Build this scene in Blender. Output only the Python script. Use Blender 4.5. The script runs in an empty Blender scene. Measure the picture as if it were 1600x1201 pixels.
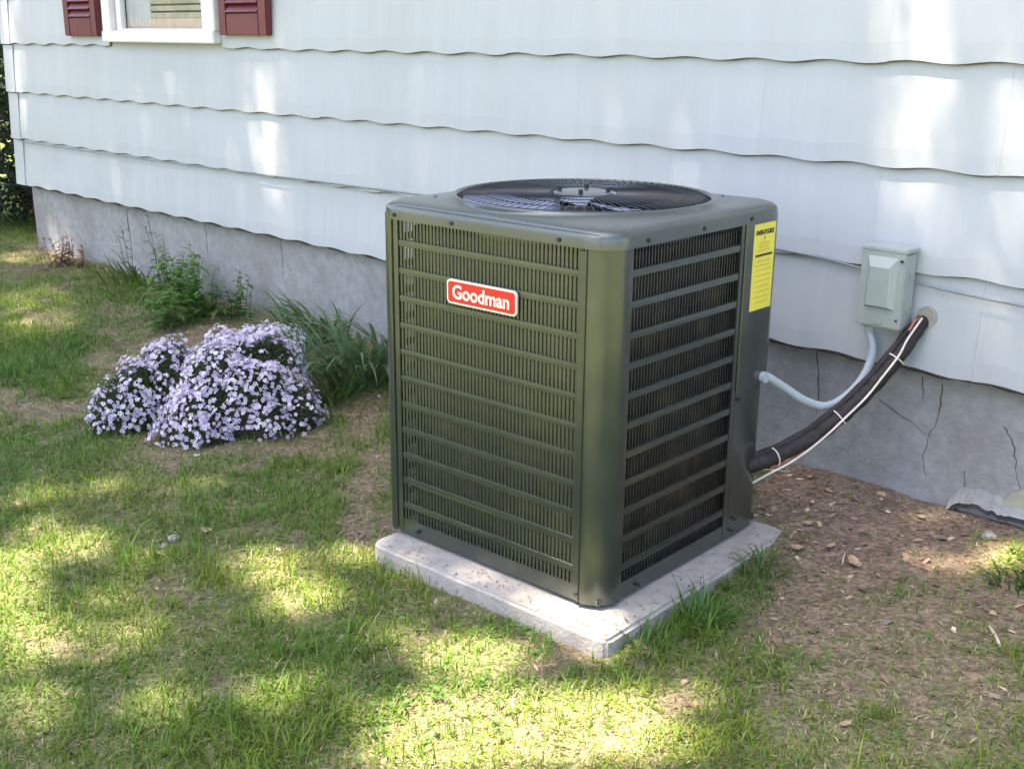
import bpy, bmesh, math, random
import numpy as np
from mathutils import Vector, Matrix, noise
random.seed(11); RG = np.random.default_rng(5)
C = bpy.context.scene.collection
PI = math.pi

# ------------------------------------------------------------------ camera
CAMLOC = Vector((0.0, -3.0115, 1.2588))
PITCH, ROLL, YAW, FPX = 0.29196, 0.00863, -0.76775, 1797.27
F = Vector((math.sin(YAW)*math.cos(PITCH), math.cos(YAW)*math.cos(PITCH), -math.sin(PITCH)))
R0 = F.cross(Vector((0, 0, 1))).normalized(); U0 = R0.cross(F)
Rv = math.cos(ROLL)*R0 + math.sin(ROLL)*U0; Uv = -math.sin(ROLL)*R0 + math.cos(ROLL)*U0
cd = bpy.data.cameras.new('camera'); cam = bpy.data.objects.new('camera', cd); C.objects.link(cam)
cd.sensor_width = 36; cd.lens = FPX/1600*36; cd.clip_start = 0.05; cd.clip_end = 2000
M = Matrix((Rv, Uv, -F)).transposed().to_4x4(); M.translation = CAMLOC
cam.matrix_world = M
bpy.context.scene.camera = cam

# ------------------------------------------------------------------ sky, sun, exposure
SUN = Vector((0.22, 0.32, -0.92)).normalized()          # direction the light travels
world = bpy.data.worlds.new('World'); bpy.context.scene.world = world
world.use_nodes = True
nt = world.node_tree; nt.nodes.clear()
sky = nt.nodes.new('ShaderNodeTexSky'); sky.sky_type = 'NISHITA'; sky.sun_disc = False
sky.sun_elevation = math.asin(-SUN.z)
sky.sun_rotation = math.atan2(-SUN.x, -SUN.y)
sky.air_density = 1.0; sky.dust_density = 3.0; sky.ozone_density = 0.6
bgn = nt.nodes.new('ShaderNodeBackground'); bgn.inputs[1].default_value = 0.098
wo = nt.nodes.new('ShaderNodeOutputWorld')
nt.links.new(sky.outputs[0], bgn.inputs[0]); nt.links.new(bgn.outputs[0], wo.inputs[0])
sd = bpy.data.lights.new('sun', 'SUN'); sd.energy = 5.0; sd.angle = math.radians(0.6); sd.color = (1.0, 0.86, 0.66)
so = bpy.data.objects.new('sun', sd); C.objects.link(so)
so.rotation_euler = SUN.to_track_quat('-Z', 'Y').to_euler(); so.location = (-3, -6, 12)
vs = bpy.context.scene.view_settings
vs.view_transform = 'Standard'; vs.look = 'None'; vs.exposure = 2.6; vs.gamma = 1; vs.use_curve_mapping = False

# ------------------------------------------------------------------ survey helpers (photo survey point -> place on a real surface)
def ray(x, y): return F + Rv*((x-800)/FPX) - Uv*((y-600.5)/FPX)
def at_y(x, y, Y=0.0):
    d = ray(x, y); return CAMLOC + d*((Y-CAMLOC.y)/d.y)
def gz(x, y):
    yy = max(min(y, 0.0), -3.5); return 0.065*yy
def gp(x, y):
    d = ray(x, y); n = Vector((0, -.065, 1)); return CAMLOC + d*(-(n.dot(CAMLOC))/n.dot(d))
def pix(P):                                              # N x 3 array -> survey coordinates
    D = P - np.array(CAMLOC); z = D@np.array(F)
    return 800+FPX*(D@np.array(Rv))/z, 600.5-FPX*(D@np.array(Uv))/z, z

# ------------------------------------------------------------------ materials
def mat(name, col, rough=.6, metal=0, var=.15, scale=20, bump=0, bscale=60, dirt=None, dscale=3, damt=.4, spec=None, stretch=None, trans=0, attr=None, coord='Object'):
    m = bpy.data.materials.new(name); m.use_nodes = True; t = m.node_tree; N = t.nodes; Lk = t.links
    b = N['Principled BSDF']; b.inputs['Roughness'].default_value = rough; b.inputs['Metallic'].default_value = metal
    if spec is not None: b.inputs['Specular IOR Level'].default_value = spec
    tc = N.new('ShaderNodeTexCoord'); mp = N.new('ShaderNodeMapping'); Lk.new(tc.outputs[coord], mp.inputs[0])
    if stretch: mp.inputs['Scale'].default_value = stretch
    n1 = N.new('ShaderNodeTexNoise'); n1.inputs['Scale'].default_value = scale; n1.inputs['Detail'].default_value = 6; Lk.new(mp.outputs[0], n1.inputs[0])
    mr = N.new('ShaderNodeMapRange'); mr.inputs[1].default_value = .3; mr.inputs[2].default_value = .7
    mr.inputs[3].default_value = 1-var; mr.inputs[4].default_value = 1+var; Lk.new(n1.outputs[0], mr.inputs[0])
    mx = N.new('ShaderNodeMix'); mx.data_type = 'RGBA'; mx.blend_type = 'MULTIPLY'; mx.inputs[0].default_value = 1
    if attr:
        a = N.new('ShaderNodeAttribute'); a.attribute_name = attr; Lk.new(a.outputs[0], mx.inputs[6])
    else: mx.inputs[6].default_value = (*col, 1)
    Lk.new(mr.outputs[0], mx.inputs[7]); out = mx.outputs[2]
    if dirt:
        n2 = N.new('ShaderNodeTexNoise'); n2.inputs['Scale'].default_value = dscale; n2.inputs['Detail'].default_value = 8; Lk.new(tc.outputs[coord], n2.inputs[0])
        r2 = N.new('ShaderNodeMapRange'); r2.inputs[1].default_value = .48; r2.inputs[2].default_value = .72; r2.inputs[3].default_value = 0; r2.inputs[4].default_value = damt
        Lk.new(n2.outputs[0], r2.inputs[0]); m2 = N.new('ShaderNodeMix'); m2.data_type = 'RGBA'
        Lk.new(r2.outputs[0], m2.inputs[0]); Lk.new(out, m2.inputs[6]); m2.inputs[7].default_value = (*dirt, 1); out = m2.outputs[2]
    Lk.new(out, b.inputs['Base Color'])
    if bump:
        n3 = N.new('ShaderNodeTexNoise'); n3.inputs['Scale'].default_value = bscale; n3.inputs['Detail'].default_value = 8; Lk.new(mp.outputs[0], n3.inputs[0])
        bp = N.new('ShaderNodeBump'); bp.inputs['Strength'].default_value = 1; bp.inputs['Distance'].default_value = bump
        Lk.new(n3.outputs[0], bp.inputs['Height']); Lk.new(bp.outputs[0], b.inputs['Normal'])
    if trans:
        tr = N.new('ShaderNodeBsdfTranslucent'); Lk.new(out, tr.inputs[0]); ms = N.new('ShaderNodeMixShader'); ms.inputs[0].default_value = trans
        Lk.new(b.outputs[0], ms.inputs[1]); Lk.new(tr.outputs[0], ms.inputs[2]); Lk.new(ms.outputs[0], N['Material Output'].inputs[0])
    return m
SID = mat('siding_paint', (.445, .463, .487), .55, var=.035, scale=7, bump=.0018, bscale=34, stretch=(2.2, 1, .18), dirt=(.37, .385, .385), dscale=2.4, damt=.4, coord='Generated')
# siding: world-sized grain so that no two shingles repeat
def siding_mat():
    m = SID; t = m.node_tree; N = t.nodes; Lk = t.links
    tc = [n for n in N if n.type == 'TEX_COORD'][0]; g = N.new('ShaderNodeNewGeometry')
    for l in list(t.links):
        if l.from_node == tc: s = l.to_socket; t.links.remove(l); Lk.new(g.outputs['Position'], s)
siding_mat()
CON = mat('foundation_parging', (.30, .298, .30), .92, var=.14, scale=26, bump=.0035, bscale=70, dirt=(.19, .17, .15), dscale=3.2, damt=.6)
LIMEST = mat('stone_grey', (.30, .27, .25), .9, var=.25, scale=60)
LAPSHADE = mat('lap_shadow_dark', (.13, .14, .145), .95, var=.3)  # dark colour for the shadow line below each shingle course
CRK = mat('crack_and_shadow_dark', (.075, .07, .065), 1, var=.3)
PATCH = mat('bare_mortar', (.36, .35, .27), 1, var=.15, bump=.003)
PAD = mat('pad_concrete', (.36, .335, .315), .9, var=.12, scale=30, bump=.003, bscale=120, dirt=(.27, .24, .21), dscale=6, damt=.55)
GRN = mat('unit_paint', (.074, .088, .078), .24, metal=.65, var=.10, scale=14, dirt=(.14, .135, .10), dscale=7, damt=.28)
b_ = GRN.node_tree.nodes['Principled BSDF']; b_.inputs['Coat Weight'].default_value = .6; b_.inputs['Coat Roughness'].default_value = .22
CAP = mat('cap_paint', (.115, .13, .125), .22, metal=.55, var=.10, scale=6, dirt=(.17, .16, .13), dscale=6, damt=.3)
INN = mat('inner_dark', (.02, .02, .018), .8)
COIL = mat('coil_fins', (.034, .029, .019), .6, metal=.2, var=.45, scale=90, stretch=(1, 1, .08), dirt=(.17, .135, .06), dscale=14, damt=.55, bump=.002, bscale=200)
BLADE = mat('fan_blade_metal', (.36, .40, .56), .32, metal=.35, var=.1)
WIREM = mat('guard_wire', (.05, .055, .06), .3, metal=.6)
PLATE = mat('motor_plate', (.24, .25, .265), .28, metal=.8, var=.2, scale=30)
BLK = mat('black_metal', (.02, .02, .02), .5)
RED = mat('badge_red', (.62, .02, .015), .35, var=.03); CRM = mat('badge_cream', (.85, .70, .60), .4, var=.03)
YEL = mat('label_yellow', (.80, .69, .09), .5, var=.04); INK = mat('print_black', (.03, .03, .02), .6); INK2 = mat('print_faint', (.60, .44, .03), .6)
SHUT = mat('shutter_maroon', (.125, .020, .024), .45, var=.12, scale=15, bump=.001, stretch=(1, 1, .3))
WHT = mat('window_white', (.78, .75, .72), .4, var=.04)
CURT = mat('curtain_cloth', (.55, .57, .58), .9, var=.1, scale=6); BEIGE = mat('sill_beige', (.62, .50, .38), .7, var=.1)
BLIND = mat('blind_slat', (.55, .52, .42), .6); ROOM = mat('room_dark', (.10, .11, .06), .9, var=.3, scale=5)
BOXM = mat('box_grey', (.36, .395, .375), .45, var=.05, metal=.1); COND = mat('conduit_grey', (.42, .46, .50), .4, var=.05)
FOAM = mat('pipe_foam', (.018, .012, .012), .6, var=.4, bump=.006, bscale=55); STRING = mat('thermostat_wire', (.72, .64, .58), .5); PUTTY = mat('putty', (.36, .34, .31), .9, bump=.003)
CAB = mat('cable_sheath', (.19, .22, .23), .5)
BARK = mat('bark', (.10, .075, .055), .95, var=.3, bump=.01, bscale=20); TLEAF = mat('tree_leaf', (.07, .12, .03), .5, var=.2, trans=.25)
ROOF = mat('roof_asphalt', (.10, .10, .10), .95, var=.2, scale=60)
VCOL = mat('plant_leaf', (0, 0, 0), .48, var=.18, scale=30, trans=.32, attr='col', spec=.35)
GRASS = mat('grass_blade', (0, 0, 0), .5, var=.18, scale=8, trans=.35, attr='col', spec=.3)
PETAL = mat('petal', (0, 0, 0), .6, var=.05, trans=.3, attr='col')
DRYL = mat('dry_leaf', (.40, .27, .17), .8, var=.25, scale=40, bump=.002, bscale=60); STICK = mat('bare_stick', (.50, .43, .34), .8, var=.15)
LIT = mat('litter_mix', (0, 0, 0), .85, var=.2, attr='col')
g = bpy.data.materials.new('window_glass'); g.use_nodes = True; b = g.node_tree.nodes['Principled BSDF']
b.inputs['Base Color'].default_value = (1, 1, 1, 1); b.inputs['Roughness'].default_value = .02; b.inputs['Transmission Weight'].default_value = 1; b.inputs['IOR'].default_value = 1.0; b.inputs['IOR'].default_value = 1.15
GLASS = g

# ------------------------------------------------------------------ object helpers
def tag(o, label=None, cat=None, group=None, kind=None):
    if label: o['label'] = label
    if cat: o['category'] = cat
    if group: o['group'] = group
    if kind: o['kind'] = kind
    return o
def thing(name, label, cat, loc=(0, 0, 0), rz=0, group=None):
    o = bpy.data.objects.new(name, None); C.objects.link(o); o.location = loc; o.rotation_euler = (0, 0, rz); o.empty_display_size = .1
    return tag(o, label, cat, group)
def put(name, me, parent=None, loc=(0, 0, 0), rot=(0, 0, 0)):
    o = bpy.data.objects.new(name, me); C.objects.link(o); o.parent = parent; o.location = loc; o.rotation_euler = rot
    return o
def mesh(name, verts, faces, m, smooth=False, cols=None):
    me = bpy.data.meshes.new(name); me.from_pydata([tuple(v) for v in verts], [], faces)
    me.materials.append(m)
    if smooth: me.polygons.foreach_set('use_smooth', [True]*len(me.polygons))
    me.update(); return me
class MB:
    def __init__(s): s.bm = bmesh.new()
    def box(s, c, d, rz=0, rx=0, bev=0):
        r = bmesh.ops.create_cube(s.bm, size=1)
        T = Matrix.Translation(c) @ Matrix.Rotation(rz, 4, 'Z') @ Matrix.Rotation(rx, 4, 'X') @ Matrix.Diagonal((d[0], d[1], d[2], 1))
        bmesh.ops.transform(s.bm, matrix=T, verts=r['verts'])
        if bev:
            es = list({e for v in r['verts'] for e in v.link_edges}); bmesh.ops.bevel(s.bm, geom=es, offset=bev, segments=2, affect='EDGES')
        return s
    def tube(s, pts, rad, n=10, caps=True):
        pts = [Vector(p) for p in pts]; rads = rad if isinstance(rad, (list, tuple)) else [rad]*len(pts)
        rings = []; up = Vector((0, 0, 1))
        for i, p in enumerate(pts):
            t = (pts[min(i+1, len(pts)-1)]-pts[max(i-1, 0)]).normalized()
            a = t.cross(up); a = a.normalized() if a.length > 1e-3 else t.cross(Vector((0, 1, 0))).normalized(); b = t.cross(a)
            rings.append([s.bm.verts.new(p+(a*math.cos(q)+b*math.sin(q))*rads[i]) for q in [2*PI*k/n for k in range(n)]])
        for A, B in zip(rings, rings[1:]):
            for k in range(n): s.bm.faces.new((A[k], A[(k+1) % n], B[(k+1) % n], B[k]))
        if caps: s.bm.faces.new(rings[0][::-1]); s.bm.faces.new(rings[-1])
        return s
    def cyl(s, c, r, h, n=16, axis='Z'):
        d = {'Z': Vector((0, 0, 1)), 'Y': Vector((0, 1, 0)), 'X': Vector((1, 0, 0))}[axis]*h/2; c = Vector(c)
        return s.tube([c-d, c+d], r, n)
    def poly(s, pts): s.bm.faces.new([s.bm.verts.new(p) for p in pts]); return s
    def prism(s, pts, d):                                # extrude a polygon by vector d
        a = [s.bm.verts.new(p) for p in pts]; b = [s.bm.verts.new(Vector(p)+Vector(d)) for p in pts]; n = len(a)
        s.bm.faces.new(a); s.bm.faces.new(b[::-1])
        for k in range(n): s.bm.faces.new((a[k], b[k], b[(k+1) % n], a[(k+1) % n]))
        return s
    def mesh(s, name, m, smooth=False, noisy=0, nsc=8):
        if noisy:
            for v in s.bm.verts: v.co += noise.noise_vector(v.co*nsc)*noisy
        bmesh.ops.recalc_face_normals(s.bm, faces=s.bm.faces[:])
        me = bpy.data.meshes.new(name); s.bm.to_mesh(me); s.bm.free(); me.materials.append(m)
        if smooth: me.polygons.foreach_set('use_smooth', [True]*len(me.polygons)); me.set_sharp_from_angle(angle=math.radians(40))
        return me
    def build(s, name, m, parent=None, smooth=False, **k): return put(name, s.mesh(name, m, smooth, **k), parent)
def smoothpts(P, k=8):
    P = [Vector(p) for p in P]; out = []
    for i in range(len(P)-1):
        a, b, c, d = P[max(i-1, 0)], P[i], P[i+1], P[min(i+2, len(P)-1)]
        for j in range(k):
            t = j/k; out.append(.5*((2*b)+(-a+c)*t+(2*a-5*b+4*c-d)*t*t+(-a+3*b-3*c+d)*t**3))
    out.append(P[-1]); return out
def npmesh(name, V, tris, m, col=None):                  # big triangle / quad soups; V (N,3), tris (M,3)
    me = bpy.data.meshes.new(name); me.vertices.add(len(V)); me.vertices.foreach_set('co', V.astype(np.float32).ravel())
    k = tris.shape[1]; me.loops.add(tris.size); me.loops.foreach_set('vertex_index', tris.astype(np.int32).ravel())
    me.polygons.add(len(tris)); me.polygons.foreach_set('loop_start', np.arange(0, tris.size, k, dtype=np.int32))
    me.update(calc_edges=True); me.materials.append(m)
    if col is not None:
        a = me.color_attributes.new('col', 'FLOAT_COLOR', 'POINT'); a.data.foreach_set('color', np.concatenate([col, np.ones((len(col), 1))], 1).astype(np.float32).ravel())
    return me

# ------------------------------------------------------------------ ground sheet with turf density
# bare-soil areas: (survey x, y, rx, ry, strength)
DIRT = [(1400, 785, 270, 75, 1), (1330, 870, 190, 45, .9), (1520, 945, 140, 55, .85), (1300, 965, 130, 48, .9), (1440, 1060, 170, 60, .78), (1500, 1160, 100, 40, .6), (1250, 1070, 60, 22, .6),
        (590, 760, 45, 90, .85), (565, 645, 70, 35, .85), (440, 705, 140, 22, .8), (300, 712, 100, 22, .85), (50, 640, 110, 26, .75), (245, 650, 40, 60, 1), (70, 495, 50, 18, .7),
        (90, 415, 130, 28, .6), (200, 480, 60, 30, .5), (430, 480, 120, 30, .9), (600, 835, 40, 16, 1), (330, 600, 170, 95, 1), (270, 935, 34, 13, .8), (420, 832, 80, 9, .7), (370, 1065, 60, 18, .6), (260, 850, 50, 10, .4),
        (1085, 1095, 45, 18, .85), (890, 1042, 75, 22, .95), (790, 1005, 45, 14, .6), (655, 1010, 60, 20, .6), (1180, 985, 40, 22, .5), (1030, 1035, 30, 10, .4), (700, 960, 60, 20, .45), (120, 1010, 50, 18, .4), (530, 1090, 40, 12, .5), (1230, 1120, 50, 18, .4), (220, 740, 50, 12, .4)]
# straw-coloured turf: dry areas, and sunlit patches painted paler
STRAW_SUN = [(800, 1160, 230, 60, .75), (740, 1050, 90, 40, .5), (960, 1130, 110, 40, .5), (440, 900, 70, 40, .35), (100, 860, 60, 30, .4), (1300, 1050, 200, 90, .45), (700, 940, 90, 40, .4), (270, 1000, 80, 40, .3), (1400, 1120, 200, 70, .45), (480, 960, 70, 40, .3), (200, 780, 180, 30, .3)]
LUSH = [(250, 420, 90, 50, .6), (1130, 930, 60, 50, .3), (1160, 870, 40, 20, .5), (1590, 900, 30, 30, .9), (520, 640, 60, 30, .5), (1050, 960, 80, 40, .5), (60, 560, 80, 60, .4), (640, 880, 50, 20, .5), (370, 1150, 150, 60, .5), (480, 1010, 60, 30, .5), (250, 880, 60, 30, .4)]
def fbm(x, y, s, seed=0):
    return np.array([noise.fractal(Vector((a*s+seed, b*s, seed*.37)), 1.0, 2.0, 3) for a, b in zip(x, y)])
def grid_noise(seed, s, x, y):                           # cheap value noise on arrays
    g = np.random.default_rng(seed).random((256, 256)); X = (x*s) % 255; Y = (y*s) % 255
    i = X.astype(int); j = Y.astype(int); u = X-i; v = Y-j; u = u*u*(3-2*u); v = v*v*(3-2*v)
    return (g[i, j]*(1-u)*(1-v)+g[(i+1) % 256, j]*u*(1-v)+g[i, (j+1) % 256]*(1-u)*v+g[(i+1) % 256, (j+1) % 256]*u*v)
def blobs(L, px, py, jx=0, jy=0):
    out = np.zeros_like(px)
    for cx, cy, rx, ry, s in L:
        d = ((px+jx-cx)/rx)**2+((py+jy-cy)/ry)**2; out = np.maximum(out, s*np.clip(1.6-d, 0, 1))
    return out
def groundmaps(x, y):
    P = np.stack([x, y, .065*np.clip(y, -3.5, 0)], 1); px, py, z = pix(P)
    bad = z < .3; px = np.where(bad, -999, px); py = np.where(bad, 3000, py)
    jx = (grid_noise(1, 9, x+50, y+50)-.5)*90+(grid_noise(2, 30, x+50, y+50)-.5)*50; jy = (grid_noise(3, 9, x+50, y+50)-.5)*50+(grid_noise(4, 30, x+50, y+50)-.5)*24
    far = (x < -7.3) | (y > .05)
    d = blobs(DIRT, px, py, jx, jy); s = blobs(STRAW_SUN, px, py, jx, jy); l = blobs(LUSH, px, py, jx, jy)
    n = grid_noise(7, 5, x+50, y+50)*.6+grid_noise(8, 16, x+50, y+50)*.4
    d = np.clip(d+np.clip((n-.66)*2.2, 0, .5), 0, 1); d = np.maximum(d, np.clip((y+.12)*9, 0, 1)*.8*(x > -7))
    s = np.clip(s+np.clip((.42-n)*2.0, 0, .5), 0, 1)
    return d, s, l
def height(x, y):
    near = np.exp(-((x+2.5)/9)**2)
    return .065*np.clip(y, -3.5, 0)+near*((grid_noise(21, 1.3, x+50, y+50)-.5)*.03+(grid_noise(22, 7, x+50, y+50)-.5)*.016+(grid_noise(23, 28, x+50, y+50)-.5)*.006)
ax = np.unique(np.concatenate([np.linspace(-300, -9, 30), np.arange(-9, -.0, .03), np.linspace(0, 4, 30), np.linspace(4, 300, 30)]))
ay = np.unique(np.concatenate([np.linspace(-300, -4, 25), np.arange(-4, .06, .03), np.linspace(.1, 4, 20), np.linspace(4, 400, 30)]))
X, Y = np.meshgrid(ax, ay, indexing='ij'); gx, gy = X.ravel(), Y.ravel()
Z = height(gx, gy)
d, s, l = groundmaps(gx, gy)
nn = grid_noise(31, 40, gx+50, gy+50)[:, None]
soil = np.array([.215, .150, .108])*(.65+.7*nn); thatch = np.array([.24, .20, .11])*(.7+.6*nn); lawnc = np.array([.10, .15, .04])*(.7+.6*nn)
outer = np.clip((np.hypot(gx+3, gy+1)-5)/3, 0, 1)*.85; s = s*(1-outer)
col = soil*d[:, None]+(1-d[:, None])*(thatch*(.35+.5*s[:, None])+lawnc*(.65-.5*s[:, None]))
ni, nj = len(ax), len(ay); I, J = np.meshgrid(np.arange(ni-1), np.arange(nj-1), indexing='ij'); k = (I*nj+J).ravel()
GROUND = mat('soil', (0, 0, 0), .95, var=.5, scale=70, bump=.02, bscale=75, attr='col')
me = npmesh('ground', np.stack([gx, gy, Z], 1), np.stack([k, k+nj, k+nj+1, k+1], 1), GROUND, col)
me.polygons.foreach_set('use_smooth', [True]*len(me.polygons))
tag(put('ground', me), kind='structure')

# ------------------------------------------------------------------ house
ZS, E, SW, XC = 0.388, 0.273, 0.7132, -7.107
house = thing('house', 'pale blue house side with wavy-edged shingle siding above a grey concrete foundation', 'house', (0, 0, 0))
MB().box((-2.3, .12, 1.55), (9.55, .2, 2.3)).build('wall', SID, house)
def shingle_mesh(w, phase=0, name='shingle'):
    n = max(4, int(24*w/SW)); a0_ = .0045; V = []; Fc = []; h = E+.02; t = .0065
    for i in range(n+1):
        x = w*i/n; a = a0_*math.sin(2*PI*(x+phase)/(SW/3)); 
        V += [(x, -.0215, a), (x, -.0205, a+.05), (x, -.004, h), (x, -.0215+t, a+.001), (x, .004, h)]
    for i in range(n):
        o = 5*i; p = o+5
        Fc += [(o, p, p+1, o+1), (o+1, p+1, p+2, o+2), (o, o+3, p+3, p), (o+2, p+2, p+4, o+4)]
    Fc += [(0, 1, 2, 4, 3), (5*n, 5*n+3, 5*n+4, 5*n+2, 5*n+1)]
    b0 = len(V); nf = len(Fc)                            # dark sliver painted in as the shadow line under the butt edge
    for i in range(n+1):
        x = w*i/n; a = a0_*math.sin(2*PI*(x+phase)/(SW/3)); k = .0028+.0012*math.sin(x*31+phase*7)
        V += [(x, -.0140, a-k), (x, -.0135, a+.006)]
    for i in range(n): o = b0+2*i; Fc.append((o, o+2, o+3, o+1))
    me = mesh(name, V, Fc, SID); me.materials.append(LAPSHADE)
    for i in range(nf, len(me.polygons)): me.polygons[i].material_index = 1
    return me
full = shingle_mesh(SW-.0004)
XE = 2.45; XS = -6.985
WX0, WX1, WZ0 = -5.79, -4.735, 1.228                    # window casing
for r in range(8):
    z = ZS+E*r; off = (-6.161 + (0 if r % 2 == 0 else SW*.5) + random.uniform(-.03, .03)) if r != 2 else -6.161
    x = off
    while x > XS: x -= SW
    while x < XE-.05:
        a, b2 = max(x, XS), min(x+SW, XE)
        pieces = [(a, b2)]
        if r >= 3:                                       # cut round the window opening
            zt = z
            pieces = []
            if a < WX0: pieces.append((a, min(b2, WX0)))
            if b2 > WX1: pieces.append((max(a, WX1), b2))
        for (p, q) in pieces:
            if q-p < .02: continue
            dz = random.uniform(-.0015, .0015)
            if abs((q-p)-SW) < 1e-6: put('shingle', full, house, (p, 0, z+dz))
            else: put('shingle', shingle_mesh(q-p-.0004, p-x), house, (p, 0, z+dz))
        x += SW
    # corner cap of this course: an L of folded sheet, its skirt slightly flared
    mb = MB(); y0 = -.0265
    mb.prism([(XC, y0, z-.004), (XS+.003, y0, z-.004), (XS+.003, y0+.006, z-.004), (XC+.006, y0+.006, z-.004), (XC+.006, .12, z-.004), (XC, .12, z-.004)], (0, .012, E-.006))
    mb.build('corner_cap', SID, house)
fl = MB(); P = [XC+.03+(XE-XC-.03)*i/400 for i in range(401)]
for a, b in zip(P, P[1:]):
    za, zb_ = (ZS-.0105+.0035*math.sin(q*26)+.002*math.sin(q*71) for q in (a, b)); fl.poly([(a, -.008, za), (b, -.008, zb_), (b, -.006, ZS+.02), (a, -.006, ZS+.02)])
fl.build('siding_shadow_strip', CRK, house)  # dark strip standing in for the shadow below the bottom course
# side wall round the corner
for r in range(8):
    z = ZS+E*r
    MB().prism([(XC+.012, .12, z), (XC+.004, .12, z+E-.002), (XC+.03, .12, z+E-.002), (XC+.03, .12, z)], (0, 7.8, 0)).build('shingle', SID, house)
MB().box((-2.3, 4.0, 2.62), (9.9, 8.24, .12)).build('soffit', WHT, house)
rb = MB(); rb.prism([(-7.3, -.16, 2.68), (2.7, -.16, 2.68), (2.7, 4, 4.6), (-7.3, 4, 4.6)], (0, 0, .08)); rb.prism([(-7.5, 4, 4.6), (2.9, 4, 4.6), (2.9, 8.5, 2.68), (-7.5, 8.5, 2.68)], (0, 0, .08)); rb.build('roof', ROOF, house)
# foundation: subdivided so its face can be uneven, lower edge ragged on the right where the parging overhangs
V = []; Fc = []; nx, nz = 320, 14; fx0, fx1 = -7.02, 2.4
for i in range(nx+1):
    for j in range(nz+1):
        x = fx0+(fx1-fx0)*i/nx; zb = -.15
        z = zb+(.42-zb)*j/nz
        V.append((x, .030+.008*noise.noise(Vector((x*1.3, z*2, 0)))+.003*noise.noise(Vector((x*9, z*9, 3))), z))
for i in range(nx):
    for j in range(nz): a = i*(nz+1)+j; Fc.append((a, a+nz+1, a+nz+2, a+1))
n0 = len(V); V += [(fx0, .030, -.15), (fx0, .030, .42), (fx0, 8, .42), (fx0, 8, -.15)]; Fc.append((n0, n0+1, n0+2, n0+3))
fnd = put('foundation', mesh('foundation', V, Fc, CON, True), house)
def crack(pts, w, parent=fnd):
    P = [at_y(x, y, .022) for x, y in pts]; Q = []
    for i in range(len(P)-1):
        for k in range(6):
            q = P[i].lerp(P[i+1], k/6); q += Vector((random.uniform(-.004, .004), 0, random.uniform(-.003, .003))); Q.append(q)
    Q.append(P[-1]); bm = bmesh.new(); A = []
    for i, q in enumerate(Q):
        ww = w*random.uniform(.25, 1.1)*(.8-.5*i/len(Q)); t = (Q[min(i+1, len(Q)-1)]-Q[max(i-1, 0)]).normalized(); s_ = Vector((-t.z, 0, t.x))*ww
        y = .0285+.008*noise.noise(Vector((q.x*1.3, q.z*2, 0)))
        A.append((bm.verts.new((q.x-s_.x, y, q.z-s_.z)), bm.verts.new((q.x, y-.0012, q.z)), bm.verts.new((q.x+s_.x, y, q.z+s_.z))))
    for a, b in zip(A, A[1:]): bm.faces.new((a[0], b[0], b[1], a[1])); bm.faces.new((a[1], b[1], b[2], a[2]))
    me = bpy.data.meshes.new('crack'); bm.to_mesh(me); bm.free(); me.materials.append(CRK); put('crack', me, parent)
crack([(1275, 548), (1278, 600), (1273, 650)], .0045)
crack([(1438, 590), (1440, 625)], .0022); crack([(1370, 625), (1420, 660), (1446, 680)], .0022)
crack([(1470, 600), (1465, 650), (1448, 685), (1440, 720), (1446, 745)], .0028)
crack([(1568, 668), (1582, 700), (1586, 745), (1594, 768)], .003); crack([(1505, 735), (1502, 780)], .0018)
crack([(196, 327), (198, 352), (203, 375)], .004); crack([(318, 348), (322, 395)], .0022); crack([(436, 372), (440, 430)], .0016)
def slab(pts, y0, t, name, m, parent):
    P = [at_y(x, y, y0) for x, y in pts]; P = [Vector((p.x, y0, p.z)) for p in P]; return MB().prism(P, (0, t, 0)).build(name, m, parent)
slab([(1568, 785), (1580, 770), (1604, 764), (1640, 775), (1640, 800), (1600, 806), (1578, 806)], .020, .02, 'bare_mortar_patch', PATCH, fnd)
# overhanging broken parging lip and dark gap under it
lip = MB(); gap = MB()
LP = [(1478, 797), (1500, 787), (1530, 790), (1560, 803), (1600, 812), (1660, 830)]
LP = smoothpts([(a[0], a[1], 0) for a in LP], 6); LP = [(p.x, p.y+random.uniform(-2.2, 2.2)) for p in LP]
for a, b in zip(LP, LP[1:]):
    A, B = at_y(*a, .01), at_y(*b, .01)
    lip.prism([(A.x, .004, A.z+.001), (B.x, .004, B.z+.001), (B.x, .03, B.z+.04), (A.x, .03, A.z+.04)], (0, .02, 0))
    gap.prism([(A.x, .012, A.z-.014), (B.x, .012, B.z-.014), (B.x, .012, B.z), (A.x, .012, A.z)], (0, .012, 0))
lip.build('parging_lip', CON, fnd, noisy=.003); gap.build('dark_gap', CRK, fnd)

# window
win = thing('window', None, None); win.parent = house
zc = 1.2285; top = 2.25
fr = MB()
for c, dd in (((-5.7385, -.03, (zc+top)/2+.004), (.085, .05, top-zc-.096)), ((-4.785, -.03, (zc+top)/2+.004), (.10, .05, top-zc-.096)), ((-5.26, -.03, top), (1.05, .05, .09))): fr.box(c, dd, bev=.004)
fr.build('frame', WHT, win)
MB().box((-5.2625, -.034, zc+.024), (1.046, .056, .055), bev=.005).build('sill', WHT, win)
sh = MB()
for c, dd in (((-5.66, -.012, 1.75), (.05, .03, .98)), ((-4.86, -.012, 1.75), (.05, .03, .98)), ((-5.26, -.012, 1.272), (.76, .03, .035)), ((-5.26, -.012, 1.76), (.76, .03, .04))): sh.box(c, dd, bev=.003)
sh.build('sash', WHT, win)
MB().box((-5.26, -.004, 1.75), (.76, .004, .95)).build('pane', GLASS, win)
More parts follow.
